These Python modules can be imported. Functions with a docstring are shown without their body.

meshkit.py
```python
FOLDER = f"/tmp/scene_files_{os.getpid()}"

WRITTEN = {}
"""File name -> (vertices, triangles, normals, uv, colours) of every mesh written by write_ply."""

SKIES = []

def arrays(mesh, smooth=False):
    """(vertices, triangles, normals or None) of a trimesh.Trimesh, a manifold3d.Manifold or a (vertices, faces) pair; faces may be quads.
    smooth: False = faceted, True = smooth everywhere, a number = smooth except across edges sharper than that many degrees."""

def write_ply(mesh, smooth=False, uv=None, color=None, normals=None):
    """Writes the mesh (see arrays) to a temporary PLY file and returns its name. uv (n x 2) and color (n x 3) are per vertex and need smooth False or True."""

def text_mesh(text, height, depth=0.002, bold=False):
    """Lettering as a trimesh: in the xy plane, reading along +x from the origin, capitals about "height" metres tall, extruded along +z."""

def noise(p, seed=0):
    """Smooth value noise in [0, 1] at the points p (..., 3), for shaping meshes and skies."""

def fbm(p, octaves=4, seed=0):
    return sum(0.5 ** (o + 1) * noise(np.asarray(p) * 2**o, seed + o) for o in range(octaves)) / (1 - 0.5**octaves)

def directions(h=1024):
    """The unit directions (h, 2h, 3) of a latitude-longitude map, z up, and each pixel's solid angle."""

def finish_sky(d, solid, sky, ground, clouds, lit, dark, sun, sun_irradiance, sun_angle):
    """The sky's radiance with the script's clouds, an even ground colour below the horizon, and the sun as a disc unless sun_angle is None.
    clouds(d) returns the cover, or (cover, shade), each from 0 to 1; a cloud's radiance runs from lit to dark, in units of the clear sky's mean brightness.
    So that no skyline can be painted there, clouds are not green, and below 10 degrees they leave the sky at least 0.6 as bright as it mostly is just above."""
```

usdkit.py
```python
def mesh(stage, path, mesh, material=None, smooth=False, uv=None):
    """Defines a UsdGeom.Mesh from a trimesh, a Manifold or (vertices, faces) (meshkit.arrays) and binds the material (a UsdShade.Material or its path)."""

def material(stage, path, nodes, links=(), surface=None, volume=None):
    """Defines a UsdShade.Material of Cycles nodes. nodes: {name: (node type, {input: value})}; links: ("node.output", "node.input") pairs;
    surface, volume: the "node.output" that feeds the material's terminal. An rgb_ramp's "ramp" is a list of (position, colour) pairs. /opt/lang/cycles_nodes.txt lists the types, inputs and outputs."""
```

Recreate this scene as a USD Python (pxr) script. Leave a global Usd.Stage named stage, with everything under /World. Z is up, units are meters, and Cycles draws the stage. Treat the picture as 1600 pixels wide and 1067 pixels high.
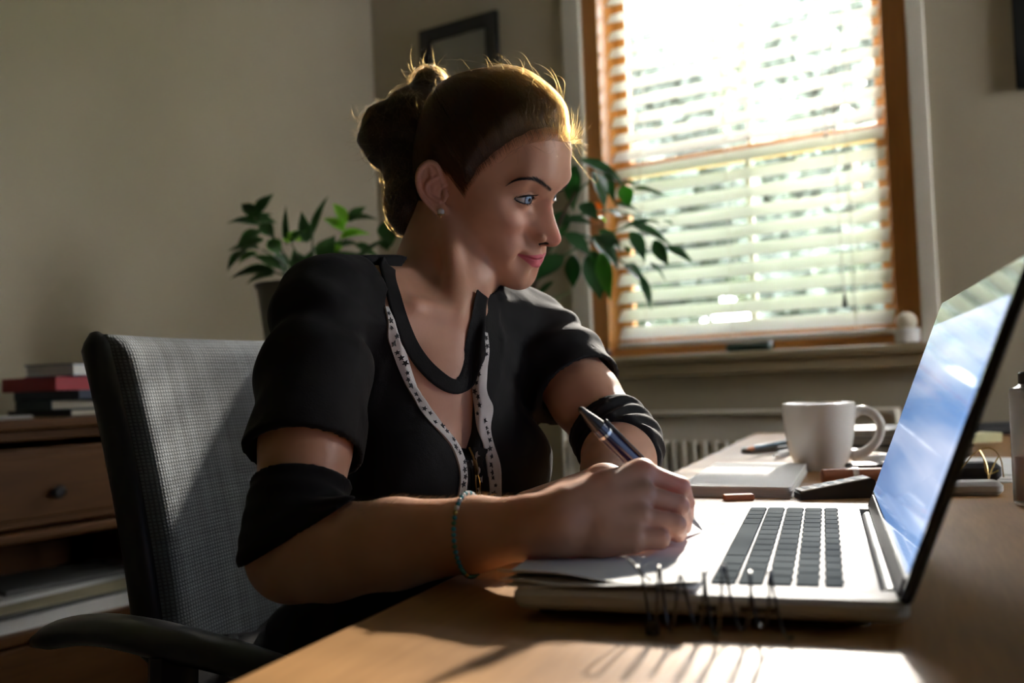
import math, random
import numpy as np, trimesh, manifold3d as m3
from shapely.geometry import Polygon, Point, box as sbox
import usdkit, meshkit
from pxr import Usd, UsdGeom, UsdLux, UsdShade, Sdf, Gf, Vt

stage = Usd.Stage.CreateInMemory()
UsdGeom.SetStageUpAxis(stage, 'Z'); UsdGeom.SetStageMetersPerUnit(stage, 1.0)
UsdGeom.Xform.Define(stage, '/World')
rng = np.random.default_rng(7)
V = lambda *a: np.array(a, float)

# ---------------------------------------------------------------- camera
FPX = 1500.0                                   # focal length in pixels of the 1600 x 1067 frame
CAM = V(0, 0, .90); ROLL = .036; PITCH = math.radians(2.4)
FW = V(0, math.cos(PITCH), math.sin(PITCH)); UP0 = V(0, -math.sin(PITCH), math.cos(PITCH))
CR = math.cos(ROLL)*V(1, 0, 0) - math.sin(ROLL)*UP0
CU = math.sin(ROLL)*V(1, 0, 0) + math.cos(ROLL)*UP0
cam = UsdGeom.Camera.Define(stage, '/World/camera')
mt = np.eye(4); mt[0, :3], mt[1, :3], mt[2, :3], mt[3, :3] = CR, CU, -FW, CAM
cam.AddTransformOp().Set(Gf.Matrix4d(*mt.ravel().tolist()))
cam.CreateHorizontalApertureAttr(36.0); cam.CreateVerticalApertureAttr(24.0)
cam.CreateFocalLengthAttr(36.0*FPX/1600)
cam.CreateClippingRangeAttr(Gf.Vec2f(.02, 500))
cam.CreateFStopAttr(4.0); cam.CreateFocusDistanceAttr(.98)
cam.CreateExposureAttr(1.52)
# ---------------------------------------------------------------- sky, sun
SUN_AZ, SUN_EL = math.radians(22.0), math.radians(25.0)       # azimuth from +y towards +x
sun = UsdLux.DistantLight.Define(stage, '/World/sun')
sun.CreateAngleAttr(2.0); sun.CreateNormalizeAttr(True); sun.CreateIntensityAttr(1.8); sun.CreateColorAttr(Gf.Vec3f(1.0, .92, .81))
sun.AddRotateXYZOp().Set(Gf.Vec3f(math.degrees(SUN_EL) - 90, 0, -math.degrees(SUN_AZ)))
sky = UsdLux.DomeLight.Define(stage, '/World/sky')
sky.CreateIntensityAttr(3.0); sky.CreateColorAttr(Gf.Vec3f(.95, .97, 1.0))

def ray(px, py): return FW + CR*((px-800)/FPX) + CU*((533.5-py)/FPX)
def at(px, py, depth):                          # a photo point at a distance along y
    d = ray(px, py); return CAM + d*(depth/d[1])
def onz(px, py, z):                             # a photo point on the level z
    d = ray(px, py); return CAM + d*((z-CAM[2])/d[2])
def onpl(px, py, p0, n):
    d = ray(px, py); return CAM + d*(((p0-CAM) @ n)/(d @ n))
def proj(p):
    q = np.asarray(p, float) - CAM; w = q @ FW
    return np.stack([800 + FPX*(q @ CR)/w, 533.5 - FPX*(q @ CU)/w], -1)

# ---------------------------------------------------------------- scene helpers
_used = {}
def numbered(parent, name):
    k = (str(parent), name); n = _used.get(k, 0); _used[k] = n + 1
    return name if n == 0 else f'{name}_{n:03d}'
def tagp(p, label=None, cat=None, group=None, kind=None):
    for k, v in (('label', label), ('category', cat), ('group', group), ('kind', kind)):
        if v: p.SetCustomDataByKey(k, v)
    return p
class Thing:
    """An Xform at the thing's base; part(...) adds child meshes given in its local frame (or world=True)."""
    def __init__(self, name, label=None, cat=None, loc=(0, 0, 0), rz=0.0, group=None, kind=None, parent='/World'):
        self.path = f'{parent}/' + numbered(parent, name)
        x = UsdGeom.Xform.Define(stage, self.path)
        self.loc, self.rz = V(*loc), rz
        if parent == '/World':
            x.AddTranslateOp().Set(Gf.Vec3d(*map(float, loc))); x.AddRotateZOp().Set(math.degrees(rz))
        self.prim = tagp(x.GetPrim(), label, cat, group, kind)
    def local(self, v):
        c, s = math.cos(self.rz), math.sin(self.rz); q = np.asarray(v, float) - self.loc
        return np.stack([c*q[..., 0] + s*q[..., 1], -s*q[..., 0] + c*q[..., 1], q[..., 2]], -1)
    def part(self, name, mesh, mat, under=None, smooth=30, world=False, label=None, kind=None, colors=None):
        par = under or self.path
        path = f'{par}/' + numbered(par, name)
        mesh = tm(mesh)
        if world: mesh = trimesh.Trimesh(self.local(mesh.vertices), mesh.faces, process=False)
        m = usdkit.mesh(stage, path, mesh, MAT(mat), smooth=True if colors is not None else smooth)
        if colors is not None:
            for k, c in colors.items():
                c = np.asarray(c, np.float32)
                if c.ndim == 1: UsdGeom.PrimvarsAPI(m).CreatePrimvar(k, Sdf.ValueTypeNames.FloatArray, 'vertex').Set(Vt.FloatArray.FromNumpy(c))
                else: UsdGeom.PrimvarsAPI(m).CreatePrimvar(k, Sdf.ValueTypeNames.Color3fArray, 'vertex').Set(Vt.Vec3fArray.FromNumpy(c))
        tagp(m.GetPrim(), label, None, None, kind)
        return path
    def curves(self, name, strands, widths, mat, under=None, world=False, label=None, kind=None):
        par = under or self.path
        path = f'{par}/' + numbered(par, name)
        c = UsdGeom.BasisCurves.Define(stage, path)
        pts = np.concatenate(strands)
        if world: pts = self.local(pts)
        c.CreateTypeAttr('linear'); c.CreateCurveVertexCountsAttr(Vt.IntArray.FromNumpy(np.array([len(s) for s in strands], np.int32)))
        c.CreatePointsAttr(Vt.Vec3fArray.FromNumpy(pts.astype(np.float32)))
        c.CreateWidthsAttr(Vt.FloatArray.FromNumpy(np.concatenate(widths).astype(np.float32))); c.SetWidthsInterpolation('vertex')
        UsdShade.MaterialBindingAPI.Apply(c.GetPrim()).Bind(MAT(mat))
        tagp(c.GetPrim(), label, None, None, kind)
        return path
def single(name, mesh, mat, label=None, cat=None, loc=(0, 0, 0), rz=0.0, group=None, kind=None, smooth=30, world=False):
    """A thing that is one mesh, directly under /World."""
    path = '/World/' + numbered('/World', name)
    mesh = tm(mesh)
    if world:
        c, s = math.cos(rz), math.sin(rz); q = np.asarray(mesh.vertices, float) - V(*loc)
        mesh = trimesh.Trimesh(np.stack([c*q[:, 0] + s*q[:, 1], -s*q[:, 0] + c*q[:, 1], q[:, 2]], -1), mesh.faces, process=False)
    m = usdkit.mesh(stage, path, mesh, MAT(mat), smooth=smooth)
    m.AddTranslateOp().Set(Gf.Vec3d(*map(float, loc))); m.AddRotateZOp().Set(math.degrees(rz))
    tagp(m.GetPrim(), label, cat, group, kind)
    return path

def tm(m):
    if isinstance(m, (list, tuple)) and len(m) and not isinstance(m[0], np.ndarray): return trimesh.util.concatenate([tm(x) for x in m])
    if hasattr(m, 'to_mesh'):
        q = m.to_mesh(); return trimesh.Trimesh(q.vert_properties[:, :3], q.tri_verts, process=False)
    if isinstance(m, tuple):
        v, f, _ = meshkit.arrays(m); return trimesh.Trimesh(v, f, process=False)
    return m
def box(x0, x1, y0, y1, z0, z1):
    b = trimesh.creation.box([x1-x0, y1-y0, z1-z0]); b.apply_translation([(x0+x1)/2, (y0+y1)/2, (z0+z1)/2]); return b
def rbox(x0, x1, y0, y1, z0, z1, r=.004, seg=8):
    r = min(r, .499*min(x1-x0, y1-y0, z1-z0)); s = m3.Manifold.sphere(r, seg)
    return tm(m3.Manifold.batch_hull([s.translate((x, y, z)) for x in (x0+r, x1-r) for y in (y0+r, y1-r) for z in (z0+r, z1-r)]))
def rplate(x0, x1, y0, y1, z0, z1, rc=.01, b=.001, seg=24):
    """A slab with corners of radius rc in plan and small edge chamfers b."""
    p = sbox(x0+rc, y0+rc, x1-rc, y1-rc).buffer(rc, quad_segs=seg//4)
    c = np.array(p.exterior.coords)[:-1]; ci = np.array(p.buffer(-b, quad_segs=2).simplify(0).exterior.coords)[:-1]
    return tm(m3.Manifold.batch_hull([m3.Manifold.hull_points(np.vstack([np.c_[c, np.full(len(c), z)] for z in (z0+b, z1-b)] + [np.c_[ci, np.full(len(ci), z)] for z in (z0, z1)]).tolist())]))
def lathe(profile, n=48, close=True):
    """profile: (r, z) pairs; revolved about z."""
    p = np.asarray(profile, float); k = len(p); a = np.arange(n)*2*np.pi/n
    v = np.stack([np.outer(np.cos(a), p[:, 0]), np.outer(np.sin(a), p[:, 0]), np.tile(p[:, 1], (n, 1))], -1).reshape(-1, 3)
    i, j = np.meshgrid(np.arange(n), np.arange(k-1), indexing='ij'); a0 = i*k+j; b0 = ((i+1) % n)*k+j
    f = np.concatenate([np.stack([a0, b0, b0+1], -1).reshape(-1, 3), np.stack([a0, b0+1, a0+1], -1).reshape(-1, 3)])
    m = trimesh.Trimesh(v, f, process=False); m.merge_vertices(); m.update_faces(m.nondegenerate_faces()); return m
def frames(p):
    p = np.asarray(p, float); t = np.gradient(p, axis=0); t /= np.linalg.norm(t, axis=1)[:, None] + 1e-12
    u = np.zeros_like(p); a = V(0, 0, 1) if abs(t[0, 2]) < .9 else V(1, 0, 0)
    for i in range(len(p)):
        a = a - t[i]*(a @ t[i]); a /= np.linalg.norm(a); u[i] = a
    return t, u, np.cross(t, u)
def tube(p, r, n=10, cap=True, sx=1.0):
    p = np.asarray(p, float); t, u, w = frames(p); r = np.broadcast_to(np.asarray(r, float), len(p))
    a = np.arange(n)*2*np.pi/n
    v = (p[:, None] + r[:, None, None]*(np.cos(a)[None, :, None]*u[:, None]*sx + np.sin(a)[None, :, None]*w[:, None])).reshape(-1, 3)
    i, j = np.meshgrid(np.arange(len(p)-1), np.arange(n), indexing='ij'); a0 = i*n+j; b0 = i*n+(j+1) % n
    f = [np.stack([a0, b0, b0+n], -1).reshape(-1, 3), np.stack([a0, b0+n, a0+n], -1).reshape(-1, 3)]
    if cap:
        k = len(v); v = np.vstack([v, p[0], p[-1]]); jj = np.arange(n); e = (len(p)-1)*n
        f += [np.stack([np.full(n, k), (jj+1) % n, jj], -1), np.stack([np.full(n, k+1), e+jj, e+(jj+1) % n], -1)]
    return trimesh.Trimesh(v, np.concatenate(f), process=False)
def spline(pts, n=24, closed=False):
    from scipy.interpolate import CubicSpline
    p = np.asarray(pts, float)
    if closed: p = np.vstack([p, p[:1]])
    d = np.r_[0, np.cumsum(np.linalg.norm(np.diff(p, axis=0), axis=1))]
    return CubicSpline(d, p, bc_type='periodic' if closed else 'natural')(np.linspace(0, d[-1], n))
def prism(poly, z0, z1):
    m = trimesh.creation.extrude_polygon(poly if not isinstance(poly, (list, np.ndarray)) else Polygon(poly), z1-z0, engine='earcut'); m.apply_translation([0, 0, z0]); return m
def place(m, o, x, y, z):
    """Local mesh axes -> the given world vectors."""
    m = tm(m); B = np.array([x, y, z], float); f = np.asarray(m.faces)
    return trimesh.Trimesh(V(*o) + m.vertices @ B, f[:, ::-1] if np.linalg.det(B) < 0 else f, process=False)
def rot(m, deg, axis, about=(0, 0, 0)):
    m = tm(m).copy(); m.apply_transform(trimesh.transformations.rotation_matrix(math.radians(deg), axis, about)); return m
def mv(m, x, y, z): m = tm(m).copy(); m.apply_translation([x, y, z]); return m
def unit(v): v = np.asarray(v, float); return v/np.linalg.norm(v)

# ---------------------------------------------------------------- materials
_mats = {}
def MAT(name):
    if name not in _mats: _mats[name] = _defs[name](name)
    return _mats[name]
_defs = {}
def simple(name, color, rough=.5, **kw):
    _defs[name] = lambda n: usdkit.material(stage, f'/World/Looks/{n}', {'p': ('principled_bsdf', dict(base_color=color, roughness=rough, **kw))}, surface='p.BSDF')
def noisy(name, c1, c2, rough=.5, scale=8., detail=4., bump=0., bscale=None, stretch=(1, 1, 1), dist=0., **kw):
    """Two tones mixed by noise in object space, with an optional fine bump."""
    def f(n):
        nodes = {'tc': ('texture_coordinate', {}), 'mp': ('mapping', {'scale': stretch}), 'n': ('noise_texture', {'scale': scale, 'detail': detail, 'distortion': dist}),
                 'r': ('rgb_ramp', {'ramp': [(.25, c1), (.75, c2)]}), 'p': ('principled_bsdf', dict(roughness=rough, **kw))}
        links = [('tc.object', 'mp.vector'), ('mp.vector', 'n.vector'), ('n.fac', 'r.fac'), ('r.color', 'p.base_color')]
        if bump:
            nodes |= {'n2': ('noise_texture', {'scale': bscale or scale*6, 'detail': 3.}), 'b': ('bump', {'strength': bump, 'distance': .002})}
            links += [('mp.vector', 'n2.vector'), ('n2.fac', 'b.height'), ('b.normal', 'p.normal')]
        return usdkit.material(stage, f'/World/Looks/{n}', nodes, links, surface='p.BSDF')
    _defs[name] = f
def wood(name, c1, c2, rough=.35, axis='x', scale=1.0, spec=.5):
    """Grain that runs along one local axis."""
    st = {'x': (1.2, 14, 14), 'y': (14, 1.2, 14), 'z': (14, 14, 1.2)}[axis]
    def f(n):
        nodes = {'tc': ('texture_coordinate', {}), 'mp': ('mapping', {'scale': tuple(scale*s for s in st)}),
                 'n': ('noise_texture', {'scale': 2.2, 'detail': 6., 'roughness': .6, 'distortion': .6}), 'n2': ('noise_texture', {'scale': 16., 'detail': 3.}),
                 'mx': ('mix_float', {'fac': .35}), 'r': ('rgb_ramp', {'ramp': [(.3, c1), (.52, tuple((a+b)/2 for a, b in zip(c1, c2))), (.72, c2)]}),
                 'b': ('bump', {'strength': .12, 'distance': .001}), 'p': ('principled_bsdf', {'roughness': rough, 'specular_ior_level': spec})}
        links = [('tc.object', 'mp.vector'), ('mp.vector', 'n.vector'), ('mp.vector', 'n2.vector'), ('n.fac', 'mx.a'), ('n2.fac', 'mx.b'), ('mx.result', 'r.fac'),
                 ('r.color', 'p.base_color'), ('mx.result', 'b.height'), ('b.normal', 'p.normal')]
        return usdkit.material(stage, f'/World/Looks/{n}', nodes, links, surface='p.BSDF')
    _defs[name] = f
def leafy(name, c1, c2, trans=.35, rough=.35):
    def f(n):
        nodes = {'tc': ('texture_coordinate', {}), 'n': ('noise_texture', {'scale': 9., 'detail': 2.}), 'r': ('rgb_ramp', {'ramp': [(.3, c1), (.7, c2)]}),
                 'p': ('principled_bsdf', {'roughness': rough}), 't': ('translucent_bsdf', {'color': tuple(min(1, 1.6*x) for x in c2)}), 'm': ('mix_closure', {'fac': trans})}
        return usdkit.material(stage, f'/World/Looks/{n}', nodes, [('tc.object', 'n.vector'), ('n.fac', 'r.fac'), ('r.color', 'p.base_color'), ('p.BSDF', 'm.closure1'), ('t.BSDF', 'm.closure2')], surface='m.closure')
    _defs[name] = f
def pane(name, tint=(1, 1, 1)):
    def f(n):
        return usdkit.material(stage, f'/World/Looks/{n}', {'t': ('transparent_bsdf', {'color': tint}), 'g': ('glossy_bsdf', {'roughness': .02}), 'f': ('fresnel', {'IOR': 1.45}), 'm': ('mix_closure', {})},
                               [('f.fac', 'm.fac'), ('t.BSDF', 'm.closure1'), ('g.BSDF', 'm.closure2')], surface='m.closure')
    _defs[name] = f
# ---------------------------------------------------------------- implicit surfaces for organic shapes
def nets(f, lo, hi, h, B=6, slack=1.5):
    """Surface nets of f(points) = 0 (negative inside) on a sparse grid of step h. Returns vertices and quads as triangles."""
    lo, hi = V(*lo), V(*hi); H = B*h; n = np.ceil((hi-lo)/H).astype(int)
    # two-level culling of blocks
    K = 4; nc = -(-n//K); g = np.stack(np.meshgrid(*[np.arange(k) for k in nc], indexing='ij'), -1).reshape(-1, 3)
    c = lo + (g*K + K/2)*H; g = g[np.abs(f(c)) < K*H*.87*slack]
    off = np.stack(np.meshgrid(*[np.arange(K)]*3, indexing='ij'), -1).reshape(-1, 3)
    b = (g[:, None]*K + off).reshape(-1, 3); b = b[(b < n).all(1)]
    b = b[np.abs(f(lo + (b+.5)*H)) < H*.87*slack]
    r = np.arange(B+1); loc = np.stack(np.meshgrid(r, r, r, indexing='ij'), -1).reshape(-1, 3)
    N = n*B + 2
    def lid(ix): return (ix[..., 0]*N[1] + ix[..., 1])*N[2] + ix[..., 2]
    cells, cpos, edges, esgn = [], [], [], []
    corner = np.array([(i, j, k) for i in (0, 1) for j in (0, 1) for k in (0, 1)])
    ce = [(a, c_) for a in range(8) for c_ in range(a+1, 8) if np.abs(corner[a]-corner[c_]).sum() == 1]
    for s in range(0, len(b), 6000):
        bb = b[s:s+6000]; idx = bb[:, None]*B + loc[None]
        F = f((lo + idx.reshape(-1, 3)*h)).reshape(len(bb), B+1, B+1, B+1)
        neg = F < 0
        crn = np.stack([F[:, i:B+i, j:B+j, k:B+k] for i, j, k in corner], -1)
        sg = crn < 0; act = sg.any(-1) & ~sg.all(-1); w = np.argwhere(act)
        cv = crn[act]; P = np.zeros((len(cv), 3)); cnt = np.zeros(len(cv))
        for a, c_ in ce:
            m = (cv[:, a] < 0) != (cv[:, c_] < 0); t = cv[m, a]/(cv[m, a]-cv[m, c_])
            P[m] += corner[a] + t[:, None]*(corner[c_]-corner[a]); cnt[m] += 1
        gi = bb[w[:, 0]]*B + w[:, 1:]
        cells.append(lid(gi)); cpos.append(lo + (gi + P/cnt[:, None])*h)
        for ax in range(3):
            sl0 = [slice(None)]*4; sl1 = [slice(None)]*4; sl0[ax+1] = slice(0, B); sl1[ax+1] = slice(1, B+1)
            a, c_ = neg[tuple(sl0)], neg[tuple(sl1)]; q = np.argwhere(a != c_)
            edges.append(np.c_[bb[q[:, 0]]*B + q[:, 1:], np.full(len(q), ax)]); esgn.append(a[a != c_])
    cid = np.concatenate(cells); cp = np.concatenate(cpos); u, first = np.unique(cid, return_index=True); vtx = cp[first]
    E = np.concatenate(edges); S = np.concatenate(esgn); _, fi = np.unique(lid(E[:, :3])*3 + E[:, 3], return_index=True); E, S = E[fi], S[fi]
    faces = []
    for ax in range(3):
        m = E[:, 3] == ax; e, s_ = E[m, :3], S[m]; a1, a2 = (ax+1) % 3, (ax+2) % 3
        d1, d2 = np.eye(3, dtype=int)[a1], np.eye(3, dtype=int)[a2]
        q = np.stack([lid(e-d1-d2), lid(e-d2), lid(e), lid(e-d1)], -1); k = np.searchsorted(u, q); k = np.minimum(k, len(u)-1)
        ok = (u[k] == q).all(1); k, s_ = k[ok], s_[ok]
        k = np.where(s_[:, None], k, k[:, ::-1]); faces.append(k)
    Q = np.concatenate(faces)
    m = trimesh.Trimesh(vtx, np.vstack([Q[:, [0, 1, 2]], Q[:, [0, 2, 3]]]), process=False)
    return m
def relax(m, it=2, lam=.5):
    """A few passes of Taubin smoothing."""
    from scipy.sparse import coo_matrix, diags
    e = m.edges_unique; n = len(m.vertices); A = coo_matrix((np.ones(len(e)*2), (np.r_[e[:, 0], e[:, 1]], np.r_[e[:, 1], e[:, 0]])), (n, n)).tocsr()
    A = diags(1/np.maximum(np.asarray(A.sum(1)).ravel(), 1)) @ A; v = np.array(m.vertices)
    for _ in range(it):
        v = v + lam*(A @ v - v); v = v - (lam+.03)*(A @ v - v)
    return trimesh.Trimesh(v, m.faces, process=False)
def smin(a, b, k):
    h = np.maximum(k-np.abs(a-b), 0)/k; return np.minimum(a, b) - h*h*h*k/6
def smax(a, b, k): return -smin(-a, -b, k)
def nrm(v): return np.sqrt(np.einsum('ij,ij->i', v, v))
def cone(p, a, b, ra, rb):
    a, b = np.asarray(a, float), np.asarray(b, float); d = b-a; t = np.clip(((p-a) @ d)/(d @ d), 0, 1)
    return nrm(p-a-t[:, None]*d) - (ra+(rb-ra)*t)
def ellip(p, c, r, R=None):
    q = p - np.asarray(c, float)
    if R is not None: q = q @ np.asarray(R, float).T          # rows of R: the ellipsoid's own axes
    r = np.asarray(r, float); k0 = nrm(q/r); k1 = nrm(q/(r*r))
    return np.where(k1 > 1e-9, k0*(k0-1)/np.maximum(k1, 1e-9), -r.min())
class Field:
    """A smooth union of primitives, each evaluated only near its own box."""
    def __init__(self): self.items = []
    def add(self, fn, c, rad, k): self.items.append((fn, np.asarray(c, float), rad, k)); return self
    def cone(self, a, b, ra, rb, k=.012):
        a, b = np.asarray(a, float), np.asarray(b, float); return self.add(lambda p: cone(p, a, b, ra, rb), (a+b)/2, np.linalg.norm(b-a)/2+max(ra, rb), k)
    def chain(self, pts, rs, k=.012):
        for i in range(len(pts)-1): self.cone(pts[i], pts[i+1], rs[i], rs[i+1], k)
        return self
    def ell(self, c, r, R=None, k=.012): return self.add(lambda p: ellip(p, c, r, R), c, max(r), k)
    def __call__(self, p):
        out = np.full(len(p), 9.); pad = .05
        dmin = np.full(len(p), 9.)
        for fn, c, rad, k in self.items:
            dc = nrm(p-c) - rad; near = dc < pad
            out_far = np.minimum(out, np.maximum(dc, pad*.6)); 
            if near.any():
                o = out[near]; out_far[near] = smin(o, fn(p[near]), k)
            out = out_far
        return out
noisy('plaster', (.41, .36, .258), (.45, .395, .288), .9, 3., 3., bump=.06, bscale=220.)
simple('ceiling_white', (.72, .70, .66), .9)
noisy('floor_carpet', (.10, .085, .07), (.15, .125, .10), .95, 30., 4., bump=.5, bscale=300.)
simple('cream_paint', (.74, .70, .60), .5)
noisy('sill_paint', (.36, .29, .17), (.40, .32, .20), .45, 5., 3.)
wood('orange_wood', (.42, .17, .035), (.56, .25, .06), .4, 'z')
wood('orange_wood_h', (.42, .17, .035), (.56, .25, .06), .4, 'x')
wood('desk_wood', (.26, .128, .040), (.40, .215, .078), .42, 'y', spec=.28)
wood('chest_wood', (.055, .021, .005), (.10, .042, .011), .5, 'x', spec=.15)
pane('window_glass')
def _slat(n):
    nodes = {'p': ('principled_bsdf', {'base_color': (.84, .84, .82), 'roughness': .5}), 't': ('translucent_bsdf', {'color': (.86, .86, .83)}), 'm': ('mix_closure', {'fac': .46})}
    return usdkit.material(stage, f'/World/Looks/{n}', nodes, [('p.BSDF', 'm.closure1'), ('t.BSDF', 'm.closure2')], surface='m.closure')
_defs['blind_slat'] = _slat
simple('white_plastic', (.80, .80, .78), .4)
simple('cord_white', (.78, .75, .68), .8)
simple('black_plastic', (.018, .018, .02), .42)
simple('black_satin', (.012, .012, .013), .3)
simple('black_gloss', (.006, .006, .007), .06)
simple('dark_metal', (.05, .05, .055), .35, metallic=.8)
simple('wire_black', (.02, .02, .022), .35)
simple('steel', (.62, .61, .58), .28, metallic=1.)
simple('brass', (.75, .55, .24), .25, metallic=1.)
simple('aluminium', (.55, .55, .56), .62, specular_ior_level=.2)
simple('aluminium_dark', (.42, .43, .44), .4, metallic=.6)
simple('key_grey', (.080, .098, .110), .95, specular_ior_level=.02)
simple('ceramic', (.74, .72, .69), .16, coat_weight=.4, coat_roughness=.05)
simple('coffee', (.12, .06, .03), .15)
noisy('paper', (.80, .80, .79), (.84, .84, .83), .85, 20., 2.)
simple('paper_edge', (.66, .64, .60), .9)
simple('paper_cream', (.62, .52, .36), .85)
simple('radiator_paint', (.76, .70, .59), .45)
simple('pot_grey', (.12, .115, .10), .7)
noisy('soil', (.03, .02, .012), (.07, .045, .03), .95, 60., 4., bump=.6, bscale=90.)
leafy('leaf_dark', (.020, .060, .015), (.050, .125, .028), .35)
leafy('leaf_mid', (.04, .13, .02), (.08, .22, .04), .45)
leafy('leaf_bright', (.17, .38, .02), (.27, .54, .04), .5)
leafy('leaf_ficus', (.018, .065, .022), (.045, .13, .042), .4, .3)
leafy('leaf_dry', (.34, .12, .02), (.50, .20, .04), .4, .6)
simple('stem_green', (.06, .11, .03), .6)
noisy('bark', (.06, .04, .025), (.12, .085, .05), .9, 30., 4., bump=.5)
noisy('outdoor_lawn', (.20, .30, .10), (.30, .40, .16), .95, 2., 4.)
leafy('tree_leaf', (.075, .095, .085), (.115, .135, .115), .15, .8)
leafy('tree_leaf_pale', (.095, .11, .08), (.14, .155, .105), .15, .8)
simple('render_wall', (.30, .31, .30), .9)
simple('roof_tile', (.30, .16, .10), .8)
simple('terracotta', (.40, .15, .07), .55)
simple('dark_brown', (.035, .012, .006), .4)
simple('orange_plastic', (.55, .20, .09), .5)
simple('clear_plastic', (.85, .85, .85), .12, transmission_weight=.85, ior=1.45)
simple('frosted_plastic', (.80, .79, .76), .3, transmission_weight=.35, ior=1.4)
simple('grey_plastic', (.30, .31, .32), .45)
simple('light_grey_plastic', (.50, .51, .51), .5)
simple('button_blue', (.10, .17, .24), .4)
simple('button_pale', (.42, .45, .47), .4)
simple('navy', (.012, .016, .05), .3)
simple('pen_blue', (.010, .012, .055), .2, coat_weight=.5)
simple('red_cloth', (.28, .012, .022), .6)
simple('navy_cloth', (.015, .022, .04), .7)
simple('teal_cloth', (.02, .045, .06), .7)
simple('blue_cloth', (.03, .055, .12), .7)
simple('black_cloth', (.012, .012, .013), .7)
simple('page_block', (.42, .37, .28), .9)
simple('page_white', (.50, .49, .46), .9)
simple('mag_grey', (.30, .29, .27), .5)
simple('mag_dark', (.06, .06, .055), .5)
simple('mag_olive', (.22, .19, .11), .6)
simple('yellow_paper', (.62, .60, .34), .85)
simple('picture_mat', (.40, .40, .38), .8)
simple('picture_print', (.20, .21, .21), .8)
simple('shell', (.74, .66, .52), .5)
simple('dark_green', (.02, .045, .035), .35)
simple('water', (1, 1, 1), .0, transmission_weight=1., ior=1.33)
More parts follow.
